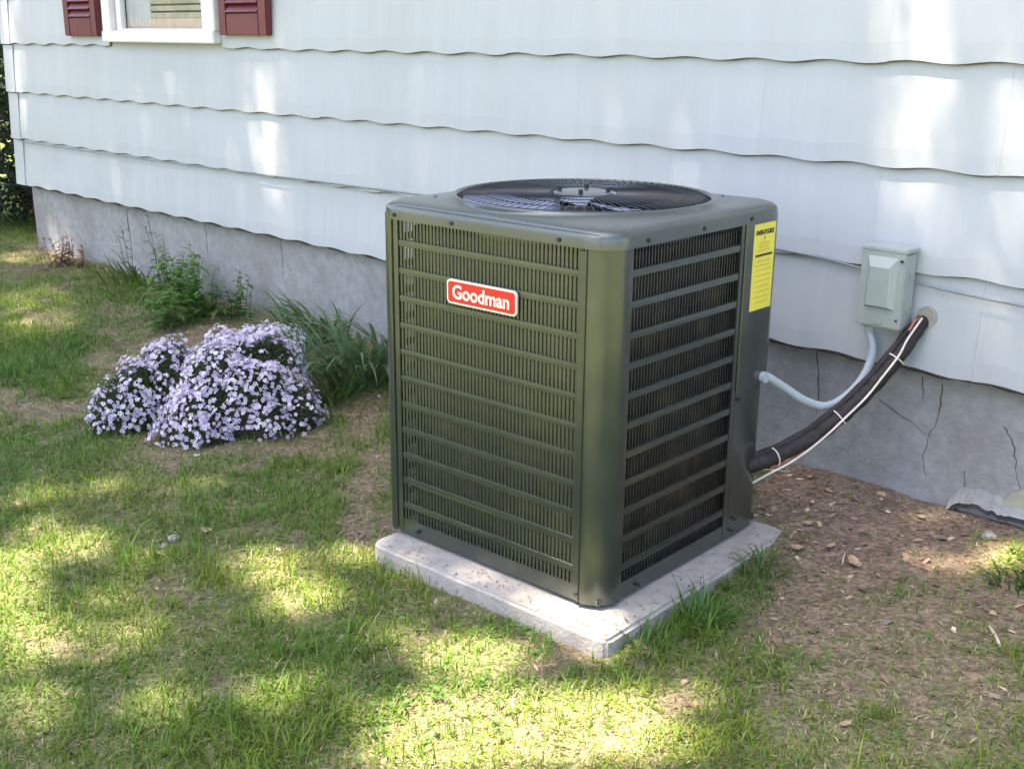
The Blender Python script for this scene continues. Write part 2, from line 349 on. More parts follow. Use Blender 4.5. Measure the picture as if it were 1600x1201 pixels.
MB().box((-5.26, .025, 1.272), (.86, .05, .018)).build('inner_sill', BEIGE, win)
MB().box((-5.26, .016, 1.31), (.86, .01, .055)).build('stool_board', BEIGE, win)
cu = MB(); pts = [( -5.64+.24*i/24, .0105+.0035*math.sin(i*1.6)) for i in range(25)]
for a, b in zip(pts, pts[1:]): cu.poly([(a[0], a[1], 1.30), (b[0], b[1], 1.30), (b[0], b[1], 2.2), (a[0], a[1], 2.2)])
cu.build('curtain', CURT, win, True)
for i in range(26): MB().box((-5.14, .0125, 1.352+i*.032), (.52, .003, .024), rx=.4).build('blind_slat', BLIND, win)
MB().box((-5.26, .0195, 1.8), (.9, .002, .9)).build('room_backdrop', ROOM, win)
# shutters
for x0, x1, zb in ((-6.215, -5.855, 1.252), (-4.705, -4.335, 1.262)):
    s_ = thing('shutter', None, None); s_.parent = house
    w = x1-x0; f = MB(); y = -.036
    f.box((x0+.03, y, (zb+2.2)/2), (.06, .03, 2.2-zb), bev=.004); f.box((x1-.03, y, (zb+2.2)/2), (.06, .03, 2.2-zb), bev=.004)
    f.box(((x0+x1)/2, y, zb+.045), (w-.122, .028, .09), bev=.003); f.box(((x0+x1)/2, y, 2.17), (w-.122, .028, .06), bev=.003)
    f.box(((x0+x1)/2, y+.008, 1.72), (w-.122, .006, .9)); f.build('frame', SHUT, s_)
    sl = MB().box((0, 0, 0), (w-.124, .006, .046), rx=-.62).mesh('louver_slat', SHUT)
    for k in range(22): put('louver_slat', sl, s_, ((x0+x1)/2, y-.004, zb+.115+k*.038))

# ------------------------------------------------------------------ cable along the wall
P = [(-6.99, .644), (-5.6, .648), (-4.6, .660), (-3.64, .671), (-2.7, .678), (-1.82, .668), (-1.53, .649), (-1.35, .630), (-1.07, .613), (-.2, .59), (2.3, .55)]
tag(MB().tube(smoothpts([(x, -.0275-.001*(i % 2), z) for i, (x, z) in enumerate(P)], 6), .0032, 8).build('wall_cable', CAB, None, True), 'thin grey cable stapled along the blue siding just under the lowest lapped course', 'cable')

# ------------------------------------------------------------------ disconnect box on the wall
bx = thing('disconnect_box', 'grey electrical disconnect box with raised cover mounted on the blue siding', 'electrical box', (-1.416, -.024, .49))
bx.scale = (.95, .95, .95); bx.location.z += .012
MB().box((0, -.038, .112), (.126, .072, .226), bev=.006).build('body', BOXM, bx)
lid = MB(); lid.box((0, -.0785, .118), (.135, .010, .222), bev=.003).build('cover', BOXM, bx)
e = MB(); bm = e.bm; a = [bm.verts.new(v) for v in ((-.046, -.0832, .062), (.046, -.0832, .062), (.046, -.0832, .212), (-.046, -.0832, .212))]; b_ = [bm.verts.new(v) for v in ((-.036, -.097, .070), (.030, -.097, .070), (.026, -.097, .182), (-.032, -.097, .182))]
bm.faces.new(b_)
for k in range(4): bm.faces.new((a[k], a[(k+1) % 4], b_[(k+1) % 4], b_[k]))
e.build('raised_panel', BOXM, bx)
MB().box((0, -.043, .231), (.138, .084, .012), bev=.003).build('top_flange', BOXM, bx)
MB().cyl((-.045, -.038, -.012), .015, .026).build('conduit_fitting', COND, bx, True)
MB().cyl((.057, -.086, .205), .004, .01, 8, 'Y').build('screw', BLK, bx)
MB().cyl((.057, -.086, .035), .003, .008, 8, 'Y').build('screw', BLK, bx)
MB().box((0, -.0855, .022), (.030, .006, .012), bev=.002).build('latch', BOXM, bx)
MB().cyl((.0645, -.035, .06), .011, .004, 14, 'X').build('knockout', BOXM, bx)
MB().cyl((.0645, -.035, .16), .008, .004, 14, 'X').build('knockout', BOXM, bx)

# ------------------------------------------------------------------ condenser unit
UX, UY, UA, S = -1.91137, -.77623, .04311, .37
ZB, ZT = -.0162, .832
unit = thing('air_conditioner', 'dark green louvered outdoor air conditioner standing on a concrete pad beside the house', 'air conditioner', (UX, UY, 0), UA)
def ul(x, y, z): return Vector((UX+math.cos(UA)*x-math.sin(UA)*y, UY+math.sin(UA)*x+math.cos(UA)*y, z))
# slat rows: shared meshes, louvres turned all the same way
PXL, PXR = -.298, .283
def slatrow(x0, x1, h):
    V = []; Fc = []; n = int(round((x1-x0)/.0119)); a = math.radians(20)
    for i in range(n):
        cx = x0+(i+.5)*(x1-x0)/n; w = .0029; dx, dy = w*math.cos(a), w*math.sin(a); b0 = len(V)
        for (sx, bow) in ((-1, 0), (0, -.0006), (1, 0)):
            for z in (0, .004, h-.004, h):
                k = 0.35 if z in (0, h) else 1
                V.append((cx+sx*dx*(k if k == 1 else .7), sx*dy*k+bow, z))
        for c in range(2):
            for r in range(3): o = b0+4*c+r; Fc.append((o, o+4, o+5, o+1))
    return V, Fc
PITCHR = .0705
rows = [(ZT-.003-PITCHR*i-.053, .053) for i in range(11)]+[(ZT-.003-PITCHR*11-.030, .030)]
def panel(rz, x0, x1):
    p = thing('louver_panel', None, None); p.parent = unit; p.rotation_euler = (0, 0, rz)
    y = -S+.006
    V, Fc = slatrow(x0, x1, .053); mA = mesh('slat_row', V, Fc, GRN); V, Fc = slatrow(x0, x1, .030); mB = mesh('slat_row', V, Fc, GRN)
    for z, h in rows: tag(put('slat_row', mA if h > .04 else mB, p, (0, y+.002, z)), kind='stuff')
    w = x1-x0+.02; cx = (x0+x1)/2
    def railmesh(h):                                     # pressed rail: flat with rolled edges
        m = MB(); pr = [(0, y+.004, -.001), (0, y-.0006, .001), (0, y-.0009, h/2), (0, y-.0006, h-.001), (0, y+.004, h+.001)]
        q = [(x0-.01, a[1], a[2]) for a in pr]; m.prism(q, (w, 0, 0)); return m.mesh('rail', GRN)
    rm = railmesh(PITCHR-.053)
    for i in range(11): put('rail', rm, p, (0, 0, rows[i][0]-(PITCHR-.053)))
    put('rail', MB().box((cx, y+.0005, ZT+.003), (w, .004, .012)).mesh('rail', GRN), p)
    put('rail', MB().box((cx, y+.0005, (rows[-1][0]+ZB)/2), (w, .004, rows[-1][0]-ZB)).mesh('rail', GRN), p)
    for xx in (x0-.009, x1+.009): put('side_margin', MB().box((xx, y-.0003, (ZB+ZT)/2), (.019, .005, ZT-ZB), bev=.001).mesh('side_margin', GRN), p)
    return p
pa = panel(0, PXL, PXR); pb = panel(PI/2, -.285, .168); panel(PI, -.283, .283); panel(-PI/2, -.168, .285)
# corner posts
def arc(cx, cy, r, a0, a1, n): return [(cx+r*math.cos(a0+(a1-a0)*k/n), cy+r*math.sin(a0+(a1-a0)*k/n)) for k in range(n+1)]
def post(name, pts, z0=ZB, z1=ZT+.006, m=GRN, t=.004):
    c = Vector((0, 0)); inner = []
    for i, p in enumerate(pts):
        q = Vector(pts[min(i+1, len(pts)-1)])-Vector(pts[max(i-1, 0)]); nrm = Vector((-q.y, q.x)).normalized()*t; inner.append((p[0]+nrm.x, p[1]+nrm.y))
    return MB().prism([(a, b, z0) for a, b in pts+inner[::-1]], (0, 0, z1-z0)).build(name, m, unit, True)
r = .072; o = S+.001
p1 = post('corner_post', [(.303, -o+.003), (.304, -o)]+[(x, y) for x, y in arc(o-r, -o+r, r, -PI/2, 0, 10)]+[(o, -.296), (o-.003, -.295)])
post('corner_post', [(-o+.003, -.295), (-o, -.296)]+arc(-o+.052, -o+.052, .052, PI, 1.5*PI, 10)+[(-.318, -o), (-.317, -o+.003)])
post('corner_post', [(-.303, o-.003), (-.304, o)]+arc(-o+r, o-r, r, PI/2, PI, 10)+[(-o, .296), (-o+.003, .295)])
r2 = .05
post('control_panel', [(o-.003, .186), (o, .187)]+arc(o-r2, o-r2, r2, 0, PI/2, 8)+[(.304, o), (.303, o-.003)], z0=.392)
post('service_cover', [(o-.007, .188), (o-.005, .189)]+arc(o-.008-r2, o-.012-r2, r2, 0, PI/2, 8)+[(.304, o-.012), (.303, o-.015)], z1=.389)
MB().box((.15, .352, .41), (.31, .01, .8)).build('back_panel', GRN, unit)
MB().box((0, 0, ZB+.008), (2*S-.03, 2*S-.03, .022), bev=.004).build('base_pan', GRN, unit)
# inside: coil and darkness
co = MB(); q = .325
P4 = arc(q-.06, -q+.06, .06, -PI/2, 0, 6)+arc(q-.06, q-.06, .06, 0, PI/2, 6)+arc(-q+.06, q-.06, .06, PI/2, PI, 6)+arc(-q+.06, -q+.06, .06, PI, 1.5*PI, 6)
bm = co.bm; A = [bm.verts.new((x, y, .01)) for x, y in P4]; B = [bm.verts.new((x, y, .80)) for x, y in P4]
for k in range(len(A)): bm.faces.new((A[k], A[(k+1) % len(A)], B[(k+1) % len(A)], B[k]))
co.build('coil', COIL, unit, True)
# top cap: rounded square lofted into the round fan opening
def rsq(h, r, n=12):
    P = []
    for (cx, cy, a0) in ((h-r, -h+r, -PI/2), (h-r, h-r, 0), (-h+r, h-r, PI/2), (-h+r, -h+r, PI)):
        P += arc(cx, cy, r, a0, a0+PI/2, n)
    return P
# resample by angle so that the loft to the circle stays straight
NA = 144
def byangle(P):
    out = []
    for k in range(NA):
        th = 2*PI*k/NA; d_ = Vector((math.cos(th), math.sin(th))); best = None
        for i in range(len(P)):
            a, b = Vector(P[i]), Vector(P[(i+1) % len(P)]); e_ = b-a; den = d_.x*e_.y-d_.y*e_.x
            if abs(den) < 1e-9: continue
            t = (a.x*e_.y-a.y*e_.x)/den; u = (a.x*d_.y-a.y*d_.x)/den
            if t > 0 and -1e-6 <= u <= 1+1e-6 and (best is None or t > best): best = t
        out.append((d_.x*best, d_.y*best))
    return out
h0 = S+.006
rings = [(rsq(h0-.005, .072), .826, 0), (rsq(h0, .075), .826, 0), (rsq(h0, .075), .849, 0), (rsq(h0-.002, .075), .856, 0), (rsq(h0-.009, .074), .8625, 0), (rsq(h0-.022, .07), .867, 0)]
bm = bmesh.new(); L_ = []
for P, z, _ in rings: L_.append([bm.verts.new((x, y, z)) for x, y in byangle(P)])
base = byangle(rings[-1][0])
for t, z in ((.35, .8695), (.7, .8715), (.93, .8745)):
    L_.append([bm.verts.new((base[k][0]*(1-t)+.337*math.cos(2*PI*k/NA)*t, base[k][1]*(1-t)+.337*math.sin(2*PI*k/NA)*t, z)) for k in range(NA)])
for rr, z in ((.334, .880), (.330, .8835), (.324, .8835), (.320, .879), (.317, .862), (.316, .80), (.32, .76)):
    L_.append([bm.verts.new((rr*math.cos(2*PI*k/NA), rr*math.sin(2*PI*k/NA), z)) for k in range(NA)])
for A, B in zip(L_, L_[1:]):
    for k in range(NA): bm.faces.new((A[k], A[(k+1) % NA], B[(k+1) % NA], B[k]))
bmesh.ops.recalc_face_normals(bm, faces=bm.faces[:])
me = bpy.data.meshes.new('top_cap'); bm.to_mesh(me); bm.free(); me.materials.append(CAP); me.polygons.foreach_set('use_smooth', [True]*len(me.polygons)); me.set_sharp_from_angle(angle=math.radians(50))
cap = put('top_cap', me, unit)
scr = MB().cyl((0, 0, 0), .0048, .005, 10, 'Y').mesh('screw', BLK, True)
for x in (-.30, -.10, .23): put('screw', scr, cap, (x, -h0-.001, .838))
for y in (-.245, -.02, .195): put('screw', scr, cap, (h0+.001, y, .839), (0, 0, PI/2))
put('screw', scr, cap, (.23, .29, .8705), (PI/2, 0, 0)); put('screw', scr, cap, (-.29, -.24, .8700), (PI/2, 0, 0))
for x, z in ((.292, .824), (.297, .004), (-.24, .0)): put('screw', scr, unit, (x, -S-.001, z))
for y, z in ((.20, .37), (-.22, -.002), (.22, .03), (.21, .0)): put('screw', scr, unit, (S+.001, y, z), (0, 0, PI/2))
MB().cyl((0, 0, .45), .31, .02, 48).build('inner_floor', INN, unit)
# fan and guard
for k in range(3):
    a0 = 2*PI*k/3-.30; V = []; Fc = []
    nr, na = 10, 12
    for i in range(nr+1):
        rr = .06+.246*i/nr
        for j in range(na+1):
            sp = .95 if i > 0 else .8; t = j/na; a = a0+sp*(t-.5)+.35*i/nr
            V.append((rr*math.cos(a), rr*math.sin(a), .872-.036*t+.010*math.sin(PI*t)))
    for i in range(nr):
        for j in range(na): o_ = i*(na+1)+j; Fc.append((o_, o_+1, o_+na+2, o_+na+1))
    put('fan_blade', mesh('fan_blade', V, Fc, BLADE, True), unit)
MB().cyl((0, 0, .80), .065, .09, 24).build('motor', BLK, unit, True)
gd = MB()
for k in range(84):
    a = 2*PI*k/84; ca, sa = math.cos(a), math.sin(a)
    gd.tube([(.085*ca, .085*sa, .8865), (.2*ca, .2*sa, .8875), (.305*ca, .305*sa, .884), (.320*ca, .320*sa, .877)], .0010, 4, False)
for rr, z in ((.13, .8852), (.19, .8858), (.255, .8845), (.305, .882)):
    gd.tube([(rr*math.cos(2*PI*k/72), rr*math.sin(2*PI*k/72), z) for k in range(73)], .0012, 5, False)
gd.build('fan_guard', WIREM, unit)
MB().tube([(0, 0, .884), (0, 0, .887), (0, 0, .8895), (0, 0, .8905)], [.076, .077, .071, .02], 40).build('motor_plate', PLATE, unit, True)
bolt = MB().cyl((0, 0, .006), .006, .014, 8).mesh('bolt', BLK, True)
for k in range(4): a = PI/2*k+.55; put('bolt', bolt, unit, (.062*math.cos(a), .062*math.sin(a), .888))
# badge with lettering
def rrect(w, h, r, n=6):
    return [(x, z) for cx, cz, a0 in ((w/2-r, -h/2+r, -PI/2), (w/2-r, h/2-r, 0), (-w/2+r, h/2-r, PI/2), (-w/2+r, -h/2+r, PI)) for x, z in arc(cx, cz, r, a0, a0+PI/2, n)]
bd = thing('badge', None, None, (-.007, -S-.003, .6735)); bd.parent = unit; bd.rotation_euler = (0, .0, 0)
MB().prism([(x, 0, z) for x, z in rrect(.226, .060, .012)], (0, .005, 0)).build('border', CRM, bd)
MB().prism([(x, -.0015, z) for x, z in rrect(.215, .050, .008)], (0, .003, 0)).build('face', RED, bd)
def text(body, size, m, parent, loc, rot, off=0, ext=.0004, sx=1, name='lettering'):
    cu = bpy.data.curves.new('lettering', 'FONT'); cu.body = body; cu.size = size; cu.align_x = 'CENTER'; cu.align_y = 'CENTER'; cu.offset = off; cu.extrude = ext; cu.resolution_u = 4
    o_ = bpy.data.objects.new('tmp', cu); C.objects.link(o_); bpy.context.view_layer.update()
    me = bpy.data.meshes.new_from_object(o_.evaluated_get(bpy.context.evaluated_depsgraph_get())); bpy.data.objects.remove(o_)
    me.materials.clear(); me.materials.append(m); t = put(name, me, parent, loc, rot); t.scale = (sx, 1, 1); return t
text('Goodman', .047, CRM, bd, (0, -.0022, -.001), (PI/2, 0, 0), off=.0012, sx=.98)
# yellow energy label
el = thing('energy_label', None, None, (S+.0018, .272, .709)); el.parent = unit; el.rotation_euler = (0, 0, PI/2)
MB().prism([(-.052, 0, -.111), (.052, 0, -.111), (.052, 0, .111), (-.052, 0, .111)], (0, .001, 0)).build('paper', YEL, el)
text('ENERGYGUIDE', .0165, INK, el, (0, -.0006, .088), (PI/2, 0, 0), off=.0004, sx=.8)
MB().box((0, -.0006, .030), (.082, .0006, .0055)).build('print_bar', INK, el)
MB().prism([(-.003, -.0006, .070), (.003, -.0006, .070), (0, -.0006, .079)], (0, .0005, 0)).build('print_mark', INK, el)
ln = MB()
for z, w in ((.062, .05), (.056, .06), (.050, .05), (.043, .064), (.015, .06), (.004, .074), (-.008, .074), (-.022, .072), (-.036, .076), (-.050, .070), (-.064, .074), (-.078, .074), (-.092, .06)):
    ln.box((random.uniform(-.004, .004), -.0005, z), (w, .0005, .0022))
ln.build('print_lines', INK2, el)

# ------------------------------------------------------------------ pad
pd = MB(); a1, a2, b1, b2 = -.336, .457, -.456, .372
pb_ = pd.bm; r_ = bmesh.ops.create_cube(pb_, size=1); bmesh.ops.transform(pb_, matrix=Matrix.Translation(((a1+a2)/2, (b1+b2)/2, -.0705)) @ Matrix.Diagonal((a2-a1, b2-b1, .084, 1)), verts=r_['verts'])
bmesh.ops.bevel(pb_, geom=pb_.edges[:], offset=.008, segments=3, affect='EDGES')
bmesh.ops.subdivide_edges(pb_, edges=[e_ for e_ in pb_.edges if e_.calc_length() > .3], cuts=50, use_grid_fill=True)
for v in pb_.verts:
    nv = noise.noise_vector(v.co*22)*.0022+noise.noise_vector(v.co*6)*.003; nv.z *= .4; v.co += nv
    # chipped right and left corners
    for cx, cy, rr in ((a2, b2, .05), (a1, b1, .035), (a2, b1, .02)):
        dd = math.hypot(v.co.x-cx, v.co.y-cy)
        if dd < rr: v.co += Vector((cx, cy, 0)).normalized()*-.012*(1-dd/rr)
me = pd.mesh('concrete_pad', PAD, True); pad = put('concrete_pad', me, None, (UX, UY, 0), (0, 0, UA))
tag(pad, 'square light grey concrete pad under the air conditioner', 'pad')

# ------------------------------------------------------------------ conduit and line set
CP = [at_y(1367, 508, -.062), at_y(1364, 545, -.068), at_y(1352, 583, -.10), at_y(1325, 616, -.16), at_y(1292, 634, -.23), at_y(1258, 626, -.30), at_y(1225, 605, -.37), at_y(1197, 588, -.435), ul(.36, .30, .41)]
CP[0] = Vector((-1.461, -.060, .485))
cp = smoothpts(CP, 8); whip = thing('flexible_conduit', 'light grey flexible conduit looping from the disconnect box to the air conditioner', 'conduit', CP[0])
o_ = MB().tube([Vector(p)-CP[0] for p in cp], .0118, 12).build('hose', COND, whip, True)
o_ = MB().cyl(ul(.378, .31, .408)-CP[0], .0145, .014, 12, 'X').build('end_fitting', COND, whip, True)
LPt = [at_y(1450, 492, .03), at_y(1436, 510, -.035), at_y(1405, 553, -.09), at_y(1365, 600, -.15), at_y(1318, 645, -.22), at_y(1270, 682, -.29), at_y(1222, 708, -.36), at_y(1186, 722, -.43), ul(.34, .30, .15)]
lp = smoothpts(LPt, 6); ls = thing('refrigerant_line_set', 'black foam insulated refrigerant pipe running from the wall hole down to the air conditioner', 'pipe', LPt[0])
rad = [.017+.0065*min(1, i/16)+.0012*math.sin(i*1.9)+random.uniform(-.0008, .0008) for i in range(len(lp))]
MB().tube([p-LPt[0] for p in lp], rad, 14).build('foam_sleeve', FOAM, ls, True)
MB().tube([p-LPt[0]+Vector((-.012, -.01, .019))*min(1, i/10) for i, p in enumerate(lp)], [.009+.001*math.sin(i) for i in range(len(lp))], 10).build('thin_foam_sleeve', FOAM, ls, True)
# thermostat wire taped along the front of the pipe, and cable ties
def off(i, d): 
    p = Vector(lp[i]); v = (CAMLOC-p).normalized(); return p+d
WP = []
SEQ = [(1441, 497, -.05), (1418, 530, -.098), (1404, 556, -.125), (1378, 590, -.165), (1352, 622, -.205), (1318, 655, -.255), (1296, 676, -.285), (1262, 704, -.325), (1232, 724, -.37), (1205, 738, -.41), (1176, 754, -.44)]
WP = smoothpts([at_y(x, y, Y) for x, y, Y in SEQ], 5)
MB().tube([p-LPt[0] for p in WP], .0030, 6).build('thermostat_wire', STRING, ls, True)
cpr = mat('copper_strand', (.42, .17, .10), .45, metal=.4)
def strand(i0, i1, d, rr): MB().tube(smoothpts([lp[i]-LPt[0]+Vector(d)+Vector((random.uniform(-.003, .003), 0, random.uniform(-.003, .003))) for i in range(i0, i1)], 2), rr, 7).build('copper_strand', cpr, ls, True)
strand(2, 9, (-.005, -.018, .012), .0045); strand(2, 7, (.008, -.018, .0), .004); strand(24, 40, (.010, -.012, -.020), .0045)
def ring(i, rr=.026):
    p = lp[i]; t = (lp[i+1]-lp[i-1]).normalized(); a = t.cross(Vector((0, 0, 1))).normalized(); b = t.cross(a)
    MB().tube([p-LPt[0]+(a*math.cos(q)+b*math.sin(q))*rr for q in [2*PI*k/20 for k in range(21)]], .0022, 6, False).build('cable_tie', STRING, ls, True)
for i in (13, 25, 38): ring(i, .0268)
pc = at_y(1450, 495, -.012)
pt_ = MB()
for k in range(3): pt_.tube([pc+Vector((0, .02, 0)), pc+Vector((0, -.006+.003*k, 0)), pc+Vector((0, -.008+.002*k, 0))], [.030-.004*k, .029-.004*k, .021-.004*k], 40)
pt_.build('wall_putty', PUTTY, ls, noisy=.0035, nsc=45).location = -LPt[0]

# ------------------------------------------------------------------ grass (blades of real geometry)
N = 800000
N2 = 260000; qx = np.concatenate([RG.uniform(-9.5, 0.3, N), RG.uniform(-14, 1.6, N2)]); qy = np.concatenate([RG.uniform(-3.2, 1.2, N), RG.uniform(-4.6, 5, N2)]); wide = np.arange(N+N2) >= N
P = np.stack([qx, qy, .065*np.clip(qy, -3.5, 0)], 1); px, py, zz = pix(P)
keep = (zz > .5) & (px > -120) & (px < 1720) & (py > 150) & (py < 1330); keep = np.where(wide, ~(keep & (qx > -9.5) & (qx < .3) & (qy > -3.2) & (qy < 1.2)), keep)
keep &= ~((qy > -.015) & (qx > -7.1))
keep &= wide | (RG.random(N+N2) < np.clip(1.35-zz/9, .3, 1))
lx = (qx-UX)*math.cos(UA)+(qy-UY)*math.sin(UA); ly = -(qx-UX)*math.sin(UA)+(qy-UY)*math.cos(UA)
keep &= ~((lx > -.335) & (lx < .462) & (ly > -.462) & (ly < .365))
qx, qy, wide = qx[keep], qy[keep], wide[keep]
d, s, l = groundmaps(qx, qy)
tuft = grid_noise(41, 22, qx+50, qy+50)
keep = RG.random(len(qx)) < np.clip((1-d)*(.55+.75*tuft)*(1-.2*s)+.06, 0, 1)
qx, qy, d, s, l, tuft, wide = [a[keep] for a in (qx, qy, d, s, l, tuft, wide)]
n = len(qx); qz = height(qx, qy)-.004
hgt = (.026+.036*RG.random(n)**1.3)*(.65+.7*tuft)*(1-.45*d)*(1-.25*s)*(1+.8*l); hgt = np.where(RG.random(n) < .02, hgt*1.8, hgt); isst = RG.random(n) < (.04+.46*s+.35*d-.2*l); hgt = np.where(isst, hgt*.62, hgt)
th = RG.uniform(0, 2*PI, n); lean = RG.normal(0, .5, n)+1.0; wdt = (.0010+.0012*RG.random(n))*(1+.4*l)*np.where(wide, 1.9, 1)
cx, sx = np.cos(th), np.sin(th); fx = -sx; fy = cx
flat = RG.random(n) < .3; lean = np.where(flat, lean+1.2, lean)
def pt(t, curve, side):
    rr = hgt*np.sin(lean*t)*curve; zz_ = hgt*np.cos(np.clip(lean*t, -1.45, 1.45))*t
    return np.stack([qx+cx*hgt*t*np.sin(np.clip(lean*(.4+.6*t), -1.5, 1.5))+fx*wdt*side, qy+sx*hgt*t*np.sin(np.clip(lean*(.4+.6*t), -1.5, 1.5))+fy*wdt*side, qz+hgt*t*np.cos(np.clip(lean*(.3+.7*t), -1.5, 1.5))], 1)
V = np.stack([pt(0, 1, -1), pt(0, 1, 1), pt(.55, 1, .8), pt(.55, 1, -.8), pt(1, 1, 0)], 1).reshape(-1, 3)
b0 = np.arange(n)*5; T = np.concatenate([np.stack([b0, b0+1, b0+2], 1), np.stack([b0, b0+2, b0+3], 1), np.stack([b0+3, b0+2, b0+4], 1)])
gcol = np.array([.110, .212, .020]); g2 = np.array([.250, .280, .030]); g3 = np.array([.068, .165, .030])
u = RG.random((n, 1)); patch = grid_noise(51, 2.5, qx+50, qy+50)[:, None]
cc = gcol*(1-u)+(g2*patch+g3*(1-patch))*u
straw = np.array([.40, .34, .19])*(.6+.7*RG.random((n, 1)))*(1+.4*s[:, None]); ps = isst[:, None]  # straw colour is also brightened in the painted sunlit patches
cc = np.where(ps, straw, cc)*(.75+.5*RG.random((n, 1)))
tag(put('lawn_grass', npmesh('lawn_grass', V, T, GRASS, np.repeat(cc, 5, 0))), 'patchy green lawn grass with straw-coloured blades around the concrete pad', 'grass', kind='stuff')

# matted thatch: short dead fibres lying flat under the blades
N = 420000; qx = RG.uniform(-7.5, 0.2, N); qy = RG.uniform(-2.6, -.02, N)
P = np.stack([qx, qy, .065*qy], 1); px, py, zz = pix(P); keep = (px > -60) & (px < 1660) & (py > 330) & (py < 1280)
lx = (qx-UX)*math.cos(UA)+(qy-UY)*math.sin(UA); ly = -(qx-UX)*math.sin(UA)+(qy-UY)*math.cos(UA); keep &= ~((lx > -.335) & (lx < .462) & (ly > -.462) & (ly < .365))
d, s, l = groundmaps(qx, qy); wall_near = np.clip((qy+.75)/.5, 0, 1)*(qx > -1.7); keep &= RG.random(N) < np.clip(1-.75*wall_near-.45*d, .1, 1)
qx, qy, d, s = qx[keep], qy[keep], d[keep], s[keep]; n = len(qx); qz = height(qx, qy)+.001+.010*RG.random(n)**2*(1-.6*d)
th = RG.uniform(0, 2*PI, n); Ln = RG.uniform(.008, .022, n); w_ = RG.uniform(.0006, .0014, n); dx, dy = np.cos(th), np.sin(th)
A = np.stack([qx-dy*w_, qy+dx*w_, qz], 1); B = np.stack([qx+dy*w_, qy-dx*w_, qz], 1); T_ = np.stack([qx+dx*Ln, qy+dy*Ln, qz+Ln*RG.uniform(-.1, .45, n)], 1)
V = np.stack([A, B, T_], 1).reshape(-1, 3); pal = np.array([[.20, .135, .08], [.30, .24, .14], [.12, .085, .055], [.09, .16, .025], [.36, .30, .17], [.13, .20, .03]])
cc = pal[RG.choice(6, n, p=[.17, .15, .16, .25, .07, .20])]*(.7+.6*RG.random((n, 1)))*(1+.35*s[:, None])  # fibres made paler there too, dry areas and sunlit patches alike
tag(put('thatch', npmesh('thatch', V, np.arange(3*n).reshape(-1, 3), LIT, np.repeat(cc, 3, 0))), 'matted dead thatch lying between the grass blades of the lawn', 'thatch', kind='stuff')

# ------------------------------------------------------------------ litter on bare soil
N = 27000; qx = RG.uniform(-6.5, -.3, N); qy = RG.uniform(-2.2, .0, N); d, s, l = groundmaps(qx, qy)
keep = RG.random(N) < d**2; qx, qy = qx[keep], qy[keep]
lx = (qx-UX)*math.cos(UA)+(qy-UY)*math.sin(UA); ly = -(qx-UX)*math.sin(UA)+(qy-UY)*math.cos(UA); k_ = ~((lx > -.34) & (lx < .47) & (ly > -.47) & (ly < .37)); qx, qy = qx[k_], qy[k_]
n = len(qx); qz = height(qx, qy)+.002; right = qx > -1.9
sz = (.0022+.013*RG.random(n)**4)*np.where(right, 1.2, .75); asp = RG.uniform(.25, .9, n); th = RG.uniform(0, 2*PI, n)
a = np.stack([np.cos(th), np.sin(th), RG.normal(0, .25, n)], 1)*sz[:, None]; b = np.stack([-np.sin(th), np.cos(th), RG.normal(0, .3, n)], 1)*(sz*asp)[:, None]
c = np.stack([qx, qy, qz], 1); up = np.array([0, 0, 1])*(sz*RG.uniform(.1, .5, n))[:, None]
V = np.stack([c-a, c-b*.9+up*.3, c+a, c+b, c+up], 1).reshape(-1, 3); b0 = np.arange(n)*5
T = np.concatenate([np.stack([b0+i, b0+(i+1) % 4, b0+4], 1) for i in range(4)])
pal = np.array([[.34, .23, .15], [.22, .14, .09], [.12, .08, .06], [.46, .36, .27], [.23, .18, .14]]); w = pal[RG.choice(5, n, p=[.24, .32, .28, .07, .09])]*(.7+.6*RG.random((n, 1)))
tag(put('soil_litter', npmesh('soil_litter', V, T, LIT, np.repeat(w, 5, 0))), 'scattered bark chips, pebbles and leaf scraps on the bare soil by the wall', 'litter', kind='stuff')

N = 5200; qx = RG.uniform(-6.5, -.3, N); qy = RG.uniform(-2.4, -.05, N); d, s, l = groundmaps(qx, qy); cl = grid_noise(61, 3.2, qx+50, qy+50)
lx = (qx-UX)*math.cos(UA)+(qy-UY)*math.sin(UA); ly = -(qx-UX)*math.sin(UA)+(qy-UY)*math.cos(UA)
k_ = (RG.random(N) < np.clip((cl-.5)*3, 0, 1)*(1-d)) & ~((lx > -.34) & (lx < .47) & (ly > -.47) & (ly < .37)); qx, qy = qx[k_], qy[k_]; n = len(qx)
Q = []; K = []; qz = height(qx, qy)
for i in range(n):
    for k in range(3):
        a_ = 2*PI*k/3+i; dz = .012+.014*random.random(); sz_ = random.uniform(.004, .0075); o_ = np.array([qx[i]+.006*math.cos(a_), qy[i]+.006*math.sin(a_), qz[i]+dz]); u_ = np.array([math.cos(a_), math.sin(a_), .25])*sz_; v_ = np.array([-math.sin(a_), math.cos(a_), random.uniform(-.2, .2)])*sz_*.8
        Q += [o_-u_, o_-v_, o_+u_, o_+v_]; g_ = random.uniform(.7, 1.3); K.append((.085*g_, .18*g_, .035*g_))
V = np.array(Q); b0 = np.arange(len(V)//4)*4
tag(put('clover', npmesh('clover', V, np.stack([b0, b0+1, b0+2, b0+3], 1), VCOL, np.repeat(np.array(K), 4, 0))), 'small clover leaves scattered through the lawn', 'clover', kind='stuff')
Q = []; K = []
